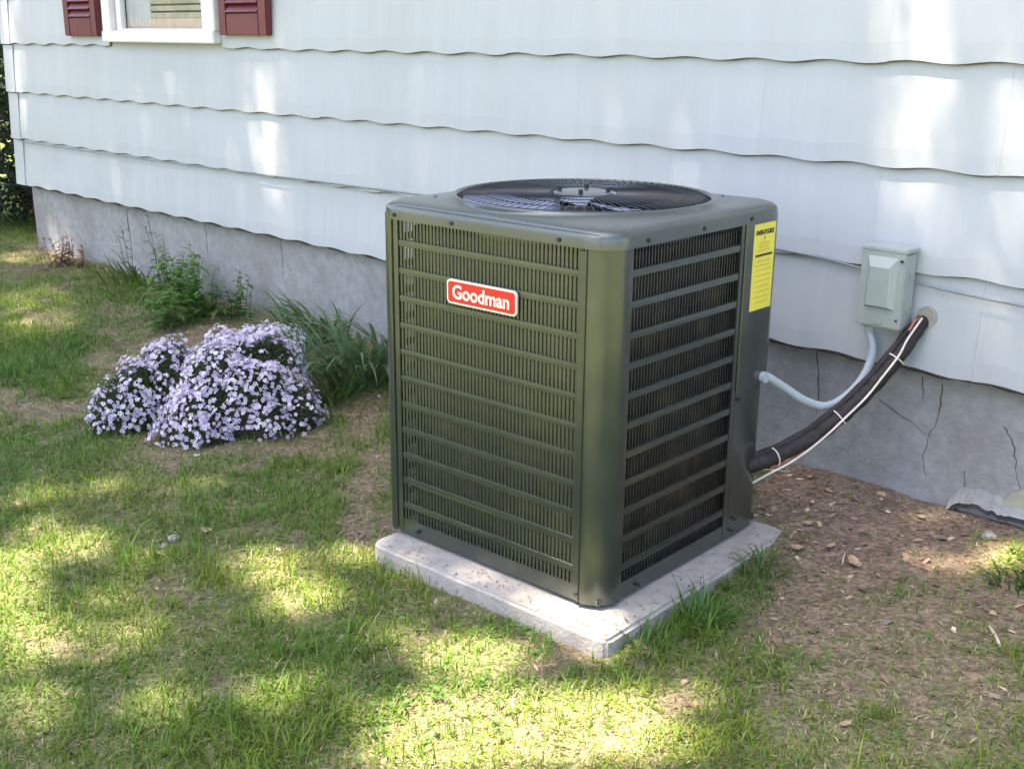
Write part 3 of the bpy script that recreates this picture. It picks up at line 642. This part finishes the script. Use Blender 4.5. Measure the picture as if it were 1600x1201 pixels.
for i in range(170):
    side = random.random() < .55
    if side: x_, y_ = random.uniform(-.31, .44), -.454+.012+.07*random.random()**1.5
    else: x_, y_ = .455-.012-.07*random.random()**1.5, random.uniform(-.43, .34)
    p_ = ul(x_, y_, -.0262); t_ = random.uniform(0, PI); L1 = random.uniform(.002, .011); W1 = random.uniform(.0008, .002)
    u_ = Vector((math.cos(t_), math.sin(t_), .08))*L1; v_ = Vector((-math.sin(t_), math.cos(t_), 0))*W1; Q += [p_-u_, p_-v_, p_+u_, p_+v_]; K.append(random.choice([(.20, .14, .08), (.10, .07, .05), (.30, .25, .12), (.12, .17, .05)]))
V = np.array([tuple(v) for v in Q]); b0 = np.arange(len(V)//4)*4
tag(put('grass_clippings', npmesh('grass_clippings', V, np.stack([b0, b0+1, b0+2, b0+3], 1), LIT, np.repeat(np.array(K), 4, 0))), 'dry grass clippings and crumbs of soil lying on the concrete pad', 'clippings', kind='stuff')

# ------------------------------------------------------------------ single fallen leaves, sticks, stones
def curled(L, W, seed, m=DRYL):
    rd = random.Random(seed); V = []; Fc = []; nl, nw = 8, 4
    for i in range(nl+1):
        t = i/nl; w = W*math.sin(PI*min(1, t*.92+.06))**.8*(1+rd.uniform(-.2, .2))
        for j in range(nw+1):
            u_ = j/nw*2-1; V.append(((t-.5)*L, u_*w, .004+.18*W*(u_*u_)+.09*L*(2*t-1)**2+rd.uniform(0, .002)))
    for i in range(nl):
        for j in range(nw): o_ = i*(nw+1)+j; Fc.append((o_, o_+nw+1, o_+nw+2, o_+1))
    return mesh('fallen_leaf', V, Fc, m, True)
def onground(px_, py_, dz=.002):
    p = gp(px_, py_); return Vector((p.x, p.y, float(height(np.array([p.x]), np.array([p.y]))[0])+dz))
FL = [(1335, 880, .062, .017, 2.4, 'largest fallen tan leaf, lying curled on the bare soil right of the pad'),
      (1246, 856, .034, .014, .5, 'small cream fallen leaf beside the right corner of the concrete pad'),
      (1298, 852, .034, .008, 1.4, 'narrow pale fallen leaf between the pad corner and the largest tan leaf'),
      (1376, 776, .034, .013, 1.3, 'upturned orange-tan fallen leaf close to the cracked foundation'),
      (1320, 1134, .030, .008, 1.1, 'pale grey fallen leaf in the thin grass at the bottom right'),
      (1440, 810, .022, .010, .3, 'small tan fallen leaf on soil below the forked foundation crack'),
      (1265, 748, .020, .008, .3, 'whitish fallen leaf scrap on soil under the black pipe'),
      (1262, 820, .030, .012, .9, 'light brown fallen leaf by the back right edge of the pad'),
      (1295, 768, .030, .010, 2.7, 'brown fallen leaf on soil midway between the pipe and the foundation'),
      (324, 834, .040, .013, .2, 'dark grey-brown fallen leaf on the lawn below the phlox')]
for x, y, L, W, rz, lb in FL:
    tag(put('fallen_leaf', curled(L, W, x), None, onground(x, y), (.1, -.05, rz)), lb, 'leaf')
for x, y, L, rz, r_, lb in ((1553, 1002, .085, 2.25, .004, 'short bare pale stick on the soil at the right edge'), (1318, 870, .06, 2.0, .0028, 'thin pale stick beside the largest fallen leaf'), (1212, 738, .09, .5, .0022, 'thin pale twig on soil beneath the end of the black pipe')):
    p = onground(x, y, .006); v = Vector((math.cos(rz), math.sin(rz), .05))*L/2
    o_ = MB().tube([-v, Vector((0, 0, .003)), v*.6+Vector((.002, 0, 0)), v], [r_*.8, r_, r_*.9, r_*.5], 7).build('stick', STICK, None, True); o_.location = p; tag(o_, lb, 'stick')
for x, y, r_, lb in ((272, 846, .018, 'small pale grey stone in the lawn left of the dark leaf'), (256, 855, .012, 'tiny grey stone left of the small pale grey stone'), (1545, 838, .02, 'whitish stone chip under the broken foundation lip')):
    bm = bmesh.new(); bmesh.ops.create_icosphere(bm, subdivisions=2, radius=r_)
    for v in bm.verts: v.co = v.co*(1+.35*noise.noise(v.co*60+Vector((x, 0, 0)))); v.co.z *= .55
    me = bpy.data.meshes.new('stone'); bm.to_mesh(me); bm.free(); me.materials.append(LIMEST); tag(put('stone', me, None, onground(x, y, .004)), lb, 'stone')

# ------------------------------------------------------------------ phlox mounds
def soup(name, quads, cols, m, parent=None):
    V = np.array(quads, dtype=float).reshape(-1, 3); n_ = len(V)//4; b0 = np.arange(n_)*4
    return put(name, npmesh(name, V, np.stack([b0, b0+1, b0+2, b0+3], 1), m, np.repeat(np.array(cols, dtype=float), 4, 0)), parent)
def phlox(cx, cy, lobes, label, nb, seed):
    rd = random.Random(seed); base = Vector((cx, cy, gz(cx, cy)-.01)); ph = thing('phlox_plant', label, 'flower', base)
    def surf():
        while True:
            ox, oy, ra, rb, h = rd.choices(lobes, [q[2]*q[3] for q in lobes])[0]
            a = rd.uniform(0, 2*PI); e_ = math.asin(rd.uniform(0.0, 1)); 
            n_ = Vector((math.cos(a)*math.cos(e_)/ra, math.sin(a)*math.cos(e_)/rb, math.sin(e_)/h)).normalized()
            p = Vector((ox+ra*math.cos(a)*math.cos(e_), oy+rb*math.sin(a)*math.cos(e_), h*math.sin(e_)))
            ins = any(((p.x-q[0])/q[2])**2+((p.y-q[1])/q[3])**2+(p.z/q[4])**2 < .93 for q in lobes)
            if not ins: return p*(1+.16*noise.noise(p*9)+.07*noise.noise(p*28)), n_
    Q = []; K = []
    for _ in range(16000):                                # needle leaves
        p, n_ = surf(); p = p*rd.uniform(.80, 1.0)*(1+.05*noise.noise(p*30)); dv = (n_+Vector((rd.gauss(0, .6), rd.gauss(0, .6), rd.gauss(0, .5)))).normalized()*rd.uniform(.010, .022)
        sd_ = dv.cross(Vector((rd.random(), rd.random(), rd.random()))).normalized()*.0016
        Q += [p-sd_, p+sd_, p+dv+sd_*.3, p+dv-sd_*.3]; g_ = rd.uniform(.6, 1.3); K.append((.075*g_, .125*g_, .04*g_))
    tag(soup('foliage', Q, K, VCOL, ph), kind='stuff')
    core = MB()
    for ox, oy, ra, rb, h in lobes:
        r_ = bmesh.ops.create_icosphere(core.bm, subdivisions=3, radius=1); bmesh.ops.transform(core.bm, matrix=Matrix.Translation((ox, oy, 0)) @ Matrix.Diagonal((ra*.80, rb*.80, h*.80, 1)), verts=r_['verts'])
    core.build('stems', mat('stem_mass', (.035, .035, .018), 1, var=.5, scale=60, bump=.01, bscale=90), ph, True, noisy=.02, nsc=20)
    Q = []; K = []
    cnt = 0
    while cnt < nb:
        p, n_ = surf()
        if noise.noise(p*9+Vector((seed, 0, 0))) < -.22 and rd.random() < .8: continue
        if p.z < .03 and rd.random() < .5: continue
        cnt += 1
        n_ = (n_+Vector((rd.gauss(0, .5), rd.gauss(0, .5), rd.gauss(0, .4)+.25))).normalized(); p = p+n_*rd.uniform(.0, .022)
        a = n_.cross(Vector((0, .3, 1))).normalized(); b = n_.cross(a); R_ = rd.uniform(.0055, .0102); ph0 = rd.random()*6
        c_ = rd.choice([(.72, .60, .80), (.82, .74, .86), (.60, .48, .76), (.90, .86, .90), (.88, .82, .89)])
        for k in range(5):
            t = ph0+2*PI*k/5; d1 = a*math.cos(t-.48)+b*math.sin(t-.48); d2 = a*math.cos(t+.48)+b*math.sin(t+.48); d0 = a*math.cos(t)+b*math.sin(t)
            Q += [p-n_*.001, p+d1*R_*.75+n_*.001, p+d0*R_*1.02, p+d2*R_*.75+n_*.001]; K.append(c_)
        Q += [p+n_*.0012+a*.0014, p+n_*.0012+b*.0014, p+n_*.0012-a*.0014, p+n_*.0012-b*.0014]; K.append((.30, .10, .40))
    tag(soup('blossoms', Q, K, PETAL, ph), kind='stuff')
def matlobes(pts, seed):
    rd = random.Random(seed); return [(x*.82+rd.uniform(-.015, .015), y*.84+rd.uniform(-.015, .015), r*.86*rd.uniform(.9, 1.15), r*.86*rd.uniform(.9, 1.15), h*1.36*rd.uniform(.9, 1.1)) for x, y, r, h in pts]
G1 = gp(350, 668); G2 = gp(228, 662)
phlox(G1.x, G1.y, matlobes([(0, 0, .17, .21), (.13, .16, .15, .20), (-.10, .12, .16, .225), (.02, .22, .15, .22), (-.14, -.02, .13, .18), (.12, .03, .14, .17), (.02, -.14, .12, .13), (-.09, -.13, .11, .12), (.20, .07, .09, .11), (.10, -.10, .09, .09), (.22, .20, .10, .13), (.0, -.22, .07, .06), (-.20, .16, .15, .23), (-.17, .28, .13, .22), (-.02, .30, .13, .23)], 3), 'large loose mound of lavender phlox in bloom nearest the air conditioner', 3500, 3)
phlox(G2.x, G2.y, matlobes([(0, 0, .13, .19), (-.08, .12, .13, .20), (.02, .14, .13, .20), (-.02, -.10, .10, .13), (-.13, .03, .10, .14), (.07, .05, .09, .15), (-.09, -.08, .08, .10)], 9), 'smaller lavender phlox mound at the left end of the flower patch', 1500, 9)
# a few fallen petals
o_ = onground(308, 718); 
mbp = MB()
for k in range(5): a = 2*PI*k/5; mbp.poly([(0, 0, .003), (.008*math.cos(a-.5), .008*math.sin(a-.5), .004), (.011*math.cos(a), .011*math.sin(a), .005), (.008*math.cos(a+.5), .008*math.sin(a+.5), .004)])
x_ = mbp.build('fallen_blossom', mat('petal_fallen', (.72, .64, .86), .6), None); x_.location = o_; tag(x_, 'single fallen lavender blossom on the soil below the phlox', 'flower')

# ------------------------------------------------------------------ strap-leaved lily clump, weeds
def strap(L, w, bend, seed, name='leaf', colr=(.045, .09, .03)):
    rd = random.Random(seed); V = []; n_ = 9; x = z = 0; a = rd.uniform(.0, .3)
    for i in range(n_+1):
        t = i/n_; ww = w*(1-t**2.2)*(.6+.8*min(t*3, 1)*.5)
        V += [(x, -ww, z+ww*.35), (x, 0, z), (x, ww, z+ww*.35)]
        a += bend/n_*(.4+1.2*t); x += L/n_*math.sin(a); z += L/n_*math.cos(a)
    Fc = []
    for i in range(n_): o_ = 3*i; Fc += [(o_, o_+3, o_+4, o_+1), (o_+1, o_+4, o_+5, o_+2)]
    me = mesh(name, V, Fc, VCOL, True); ca = me.color_attributes.new('col', 'FLOAT_COLOR', 'POINT'); g_ = rd.uniform(.8, 1.3)
    ca.data.foreach_set('color', [c for i in range(len(V)) for c in (colr[0]*g_, colr[1]*g_, colr[2]*g_, 1)]); return me
def clump(name, label, cat, px_, py_, n_, L, w, bend, spread, seed, colr=(.045, .095, .03), meshes=6, lean=(.1, .6)):
    p = gp(px_, py_); rd = random.Random(seed); t = thing(name, label, cat, (p.x, p.y, gz(p.x, p.y)))
    ms = [strap(L*rd.uniform(.7, 1.15), w*rd.uniform(.8, 1.2), bend*rd.uniform(.6, 1.3), seed*10+k, colr=colr) for k in range(meshes)]
    for k in range(n_):
        az = rd.uniform(0, 2*PI); r_ = spread*math.sqrt(rd.random())
        lo = Vector((r_*math.cos(az), r_*math.sin(az), 0)); 
        if p.y+lo.y > -.03: lo.y = -.03-p.y-rd.random()*.05
        o_ = put('leaf', ms[k % meshes], t, lo, (0, 0, 0)); az2 = az+rd.gauss(0, .7)
        if p.y > -.4 and math.sin(az2) > .2 : az2 = -az2
        o_.rotation_euler = (0, rd.uniform(*lean), az2)
    return t
clump('lily_plant', 'dark strap-leaved lily clump behind the left corner of the air conditioner', 'plant', 552, 590, 130, .40, .0085, 1.35, .19, 4, (.125, .20, .095))
clump('lily_plant', 'loose strap-leaved lily clump between the phlox and the foundation', 'plant', 500, 530, 80, .30, .0075, 1.5, .15, 5, (.095, .165, .07))
clump('grass_tuft', 'bright green grass tuft in front of the lily leaves', 'plant', 522, 630, 44, .13, .004, .9, .07, 6, (.07, .15, .03))
clump('grass_tuft', 'green grass tuft at the right foot of the large phlox mound', 'plant', 455, 672, 34, .12, .004, 1.0, .06, 7, (.065, .14, .03))
clump('grass_tuft', 'lush grass tuft against the foundation left of the flowers', 'plant', 205, 440, 46, .20, .005, 1.2, .16, 8, (.07, .14, .03))
clump('grass_tuft', 'lush grass tuft at the right corner of the concrete pad', 'plant', 1193, 893, 50, .075, .0028, 1.1, .06, 12, (.06, .15, .025))
clump('grass_tuft', 'dark green grass tuft at the right edge of the lawn', 'plant', 1592, 915, 60, .09, .003, 1.1, .07, 13, (.05, .13, .025))
clump('grass_tuft', 'upright grass tuft by the front corner of the concrete pad', 'plant', 1004, 1016, 40, .08, .0025, .9, .05, 14, (.06, .14, .025))
clump('grass_tuft', 'tallest grass tuft along the right front edge of the pad', 'plant', 1095, 965, 40, .085, .0027, .9, .05, 15, (.065, .15, .03))
def lobed_leaf(name, sz, colr, seed):
    rd = random.Random(seed); V = [(0, 0, 0)]; n_ = 20
    for i in range(n_):
        a = 2*PI*i/n_; r_ = sz*(.55+.45*abs(math.cos(a*2.5)))*(1 if abs(a-PI) > .3 else .2); V.append((r_*math.cos(a), r_*math.sin(a), .12*r_*math.sin(a*3)+rd.uniform(-.001, .001)))
    me = mesh(name, V, [(0, i+1, (i+1) % n_+1) for i in range(n_)], VCOL, True); ca = me.color_attributes.new('col', 'FLOAT_COLOR', 'POINT')
    ca.data.foreach_set('color', [c for i in range(len(V)) for c in (*colr, 1)]); return me
def weed(label, base, h, stems, leafn, leafsz, seed, colr=(.05, .11, .03), spread=.06, lob=False, name='weed', lean=.18, maxy=-.03):
    rd = random.Random(seed); base = Vector(base); t = thing(name, label, 'plant', base)
    if lob: ms = [lobed_leaf('leaf', leafsz*q, tuple(c*g_ for c in colr), seed+i) for i, (q, g_) in enumerate(((1, 1), (.7, 1.2), (1.2, .85)))]
    else: ms = [strap(leafsz*q, leafsz*.17, .9, seed+i, colr=colr) for i, q in enumerate((1, .7, 1.25))]
    for s_ in range(stems):
        az = rd.uniform(0, 2*PI); r_ = spread*rd.random(); H = h*rd.uniform(.6, 1.05)
        a = Vector((r_*math.cos(az), r_*math.sin(az), 0)); top_ = a+Vector((math.cos(az)*lean*H, math.sin(az)*lean*H, H)); 
        if base.y+a.y > maxy: a.y = maxy-base.y
        if base.y+top_.y > maxy: top_.y = maxy-base.y
        mid = a.lerp(top_, .5)+Vector((rd.gauss(0, .01), rd.gauss(0, .005), 0)); pp = smoothpts([a, mid, top_], 4)
        me = MB().tube(pp, [.002*(1-.6*i/len(pp)) for i in range(len(pp))], 5).mesh('stem', VCOL, True); ca = me.color_attributes.new('col', 'FLOAT_COLOR', 'POINT')
        ca.data.foreach_set('color', [c for i in range(len(me.vertices)) for c in (colr[0], colr[1]*.9, colr[2], 1)]); st = put('stem', me, t)
        for k in range(leafn):
            q = pp[min(len(pp)-1, int((.15+.85*k/leafn)*len(pp)))]; ra = rd.uniform(0, 2*PI)
            if base.y+q.y > -.12 and math.sin(ra) > 0: ra = -ra
            o_ = put('leaf', ms[k % 3], st, q, (rd.gauss(0, .3), rd.uniform(.7, 1.4) if not lob else rd.gauss(0, .5), ra))
            sc = 1.15-.6*k/leafn; o_.scale = (sc, sc, sc)
    return t
def wb(x, dy=-.06): return (x, dy, gz(x, dy))
W = lambda px_, py_: at_y(px_, py_, -.07)
weed('bushiest green weed at the foundation behind the phlox', wb(W(300, 440).x, -.14), .27, 18, 11, .09, 21, (.11, .21, .045), .10)
weed('tall thin weed with upright seed spike against the foundation', wb(W(252, 430).x), .38, 4, 9, .06, 22, (.06, .12, .04), .03)
weed('slender weed stalk nearest the left end of the foundation', wb(W(203, 420).x), .36, 3, 8, .05, 23, (.08, .12, .05), .03)
weed('low weed at the foundation between the bushy weed and the lily leaves', wb(W(380, 450).x, -.12), .20, 11, 8, .075, 24, (.065, .14, .03), .09)
weed('reddish dried weed by the far left end of the foundation', wb(W(110, 390).x, -.14), .17, 20, 8, .055, 25, (.26, .15, .11), .15)
weed('pale weed sprouting beside the lily clump against the foundation', wb(W(525, 470).x, -.08), .17, 3, 6, .05, 26, (.11, .16, .06), .05)
weed('thin weed stalk in front of the foundation left of the lily clump', wb(W(478, 460).x), .14, 2, 5, .035, 27, (.09, .12, .05), .03)
weed('leafy green weed behind the right half of the phlox near the foundation', wb(W(345, 450).x, -.22), .24, 14, 9, .085, 41, (.10, .20, .045), .11)
weed('leafy green weed just behind the left phlox mound', (gp(262, 505).x, gp(262, 505).y, gz(0, gp(262, 505).y)), .20, 14, 9, .08, 42, (.11, .21, .045), .12)
weed('low spreading green weed between the phlox and the lily leaves', (gp(440, 540).x, gp(440, 540).y, gz(0, gp(440, 540).y)), .12, 12, 7, .07, 43, (.11, .21, .04), .11)
p = gp(400, 668); weed('yellow-green lobed leaf sprig at the front of the large phlox mound', (p.x, p.y, gz(p.x, p.y)), .06, 3, 2, .026, 28, (.30, .34, .03), .015, True, 'sprig', maxy=9)
p = gp(535, 735); weed('small light green broadleaf weed on soil left of the air conditioner', (p.x, p.y, gz(p.x, p.y)), .022, 5, 2, .018, 29, (.15, .25, .05), .02, True, maxy=9)
p = gp(330, 1115); weed('small round-leaved weed in the lawn at the bottom left', (p.x, p.y, gz(p.x, p.y)), .015, 4, 2, .014, 30, (.10, .22, .05), .02, True, maxy=9)

# ------------------------------------------------------------------ dark shrubs beyond the house corner
def bush(label, cx, cy, rx, ry, h, n_, seed, colr):
    rd = random.Random(seed); t = thing('shrub', label, 'shrub', (cx, cy, gz(cx, cy))); st = MB()
    for k in range(9):
        a = 2*PI*k/9; st.tube(smoothpts([(0.05*math.cos(a), .05*math.sin(a), 0), (.35*rx*math.cos(a), .35*ry*math.sin(a), h*.45), (.7*rx*math.cos(a+.3), .7*ry*math.sin(a+.3), h*.85)], 3), [.012, .011, .010, .008, .006, .005, .004], 5)
    st.build('stem', BARK, t, True); Q = []; K = []
    for _ in range(n_):
        a = rd.uniform(0, 2*PI); u_ = rd.random()**.45; z = h*rd.uniform(.03, 1); k = math.sqrt(max(0, 1-(z/h-.45)**2/.36))
        p = Vector((rx*u_*k*math.cos(a), ry*u_*k*math.sin(a), z)); p += noise.noise_vector(p*3)*.12
        d1 = Vector((rd.gauss(0, 1), rd.gauss(0, 1), rd.gauss(0, .6))).normalized()*rd.uniform(.02, .04)*max(1, h/2.0*1.8 if n_ == 9000 and h > 2 else 1); d2 = d1.cross(Vector((rd.gauss(0, 1), rd.gauss(0, 1), rd.gauss(0, 1)))).normalized()*d1.length*.45
        Q += [p-d1, p-d2, p+d1, p+d2]; g_ = rd.uniform(.5, 1.5); K.append(tuple(c*g_ for c in colr))
    tag(soup('foliage', Q, K, VCOL, t), kind='stuff')
bush('dark green shrub beyond the left corner of the house', -8.15, .55, .62, .9, 1.25, 9000, 1, (.03, .05, .02))
bush('reddish dark shrub low beside the left end of the foundation', -7.55, .75, .35, .5, .55, 4000, 2, (.07, .04, .03))
bush('tall dark shrub further back past the left corner of the house', -9.4, 2.6, 1.3, 1.5, 2.6, 12000, 3, (.02, .035, .014))

for k, (bx_, by_, lb) in enumerate(((-15, -4.5, 'rounded hedge shrub far across the yard, nearest the street side'), (-16, -1.5, 'rounded hedge shrub far across the yard, second along the hedge'), (-16.5, 1.8, 'rounded hedge shrub far across the yard, third along the hedge'), (-17, 5.2, 'rounded hedge shrub far across the yard, last along the hedge'))):
    bush(lb, bx_, by_, 1.7, 1.9, 2.6, 9000, 60+k, (.035, .06, .02))
# ------------------------------------------------------------------ unseen trees added above and behind the viewer; leaves culled to shape the dapples
LG = [(95, 850, 72, 30, .7), (15, 915, 55, 60, .9), (50, 1000, 70, 40, .7), (30, 1100, 70, 40, .5), (60, 775, 50, 16, .35), (180, 765, 40, 12, .3), (300, 762, 50, 10, .3), (180, 945, 55, 22, .4), (190, 1010, 70, 40, .45), (250, 1090, 50, 35, .4),
      (425, 890, 58, 30, .65), (480, 945, 52, 34, .75), (555, 870, 42, 14, .6), (225, 885, 40, 20, .4), (460, 1085, 70, 26, .55), (620, 1000, 40, 26, .4), (745, 1030, 80, 34, .85), (800, 1140, 210, 60, 1.0), (950, 1130, 100, 45, .9), (1010, 1180, 120, 30, .8), (680, 1190, 100, 30, .8),
      (1080, 1090, 45, 18, .5), (1575, 870, 38, 22, .8), (1490, 880, 60, 16, .35), (1440, 805, 50, 10, .25), (60, 490, 60, 40, .25), (640, 905, 40, 10, .3), (60, 400, 60, 10, .3)]
LS = [(720, 905, 860, 963, 9, 15, .3), (850, 962, 945, 1006, 18, 20, .75),                                       # front edge of the pad
      (9, -60, 28, 120, 11, 10, .8), (26, 60, 36, 200, 6, 5, .6), (256, 84, 284, 166, 4, 6, .5), (268, 100, 290, 166, 3, 3, .4), (145, 130, 166, 240, 6, 6, .25), (178, 250, 186, 300, 4, 4, .3), (215, 165, 235, 235, 6, 4, .18), (222, 250, 232, 310, 4, 4, .2),
      (392, 95, 425, 165, 17, 17, .55), (408, 160, 432, 290, 17, 16, .95), (430, 280, 440, 375, 14, 12, .5), (432, 88, 450, 150, 9, 8, .45), (432, -30, 440, 90, 7, 7, .3), (370, 250, 385, 340, 8, 6, .25),
      (935, -30, 955, 230, 26, 24, .18), (640, 120, 655, 260, 16, 10, .14), (1050, 220, 1056, 290, 24, 24, .28), (210, -20, 225, 60, 10, 10, .0),
      (1455, -60, 1462, 280, 46, 44, .85), (1560, -60, 1570, 280, 34, 30, .35), (1470, 270, 1478, 400, 30, 34, .6), (1555, 280, 1570, 420, 30, 30, .25), (1500, 420, 1560, 520, 20, 20, .12), (690, 0, 700, 60, 12, 10, .08)]
def litmask(x, y):
    out = np.zeros_like(x)
    for cx, cy, rx, ry, s_ in LG: out = np.maximum(out, min(1, s_*1.25)*np.clip(1.75-((x-cx)/rx)**2-((y-cy)/ry)**2, 0, 1))
    for x0, y0, x1, y1, w0, w1, s_ in LS:
        dx, dy = x1-x0, y1-y0; t = np.clip(((x-x0)*dx+(y-y0)*dy)/(dx*dx+dy*dy), 0, 1); dd = np.hypot(x-x0-t*dx, y-y0-t*dy)/(w0+(w1-w0)*t)
        out = np.maximum(out, s_*(.52 if y0 < 600 else 1)*np.clip(1.5-dd*.75, 0, 1))
    return out
NL = 300000; LAI = 7.0
Gx = RG.uniform(-8.1, 0.7, NL); Gy = RG.uniform(-2.75, .78, NL); Gx[:42000] = RG.uniform(-10.8, -8.1, 42000); Gy[:42000] = RG.uniform(-.8, 3.2, 42000); lz = 8.6+2.4*RG.random(NL)
D = np.array(SUN); tt = lz/(-D[2]); Lp = np.stack([Gx-D[0]*tt, Gy-D[1]*tt, lz], 1)
tw = (-.012-Lp[:, 1])/D[1]; zw = Lp[:, 2]+tw*D[2]; onwall = (zw > .38) & (Lp[:, 0]+tw*D[0] > -7.1)
tg = (Lp[:, 2]-.065*Lp[:, 1])/(-(D[2]-.065*D[1]))
H = Lp+D[None, :]*np.where(onwall, tw, tg)[:, None]
hx, hy, hz = pix(H); M_ = litmask(hx, hy)
Tt = np.clip(M_, 0, .985); pk = np.where(M_ > .02, np.clip(-np.log(np.maximum(Tt, .0009))/LAI, 0, 1), 1)
keep = RG.random(NL) < pk; Lp = Lp[keep]; n = len(Lp)
L_ = RG.uniform(.026, .040, n); a = RG.normal(0, 1, (n, 3)); a[:, 2] *= .35; a /= np.linalg.norm(a, axis=1)[:, None]; nr = RG.normal(0, .45, (n, 3)); nr[:, 2] = 1
b = np.cross(nr, a); b /= np.linalg.norm(b, axis=1)[:, None]; a = a*L_[:, None]; b = b*(L_*.62)[:, None]
for k, (x0, x1, tx, lab) in enumerate(((-99, -6.2, -9.5, 'unseen tree over the far end of the yard, leaves gapped to shape the dapples'), (-6.2, -2.2, -5.5, 'unseen tree in the middle of the yard, leaves gapped to shape the light on the lawn'), (-2.2, 99, 1.5, 'unseen tree behind the viewer, leaves gapped to shape the light around the air conditioner'))):
    tree = thing('dapple_tree', lab, 'tree', (tx, -8.2, gz(tx, -8.2))); sel = (Lp[:, 0] >= x0) & (Lp[:, 0] < x1)
    loc = Lp[sel]-np.array([tx, -8.2, gz(tx, -8.2)]); aa, bb = a[sel], b[sel]; m_ = len(loc)
    V = np.stack([loc-aa, loc-bb, loc+aa, loc+bb], 1).reshape(-1, 3); b0 = np.arange(m_)*4
    tag(put('crown', npmesh('crown', V, np.stack([b0, b0+1, b0+2, b0+3], 1), TLEAF), tree), kind='stuff')
    tr = MB(); tr.tube(smoothpts([(0, 0, -.1), (.05, .1, 2.5), (0, .3, 5.2), (.1, .9, 7.6), (0, 1.8, 9.0)], 4), [.20-.008*i for i in range(17)], 12); tr.build('trunk', BARK, tree, True)
    for q in range(6):
        ang = -1.1+q*.44; ex = loc[:, 0].mean() if m_ else 0
        e_ = Vector((ex*.6+2.4*math.sin(ang), 2.8+1.2*math.cos(ang), 10.2)); 
        MB().tube(smoothpts([(0, .5, 6.4), e_*.5+Vector((0, 0, 3.2)), e_], 5), [.07-.005*i for i in range(11)], 7).build('limb', BARK, tree, True)
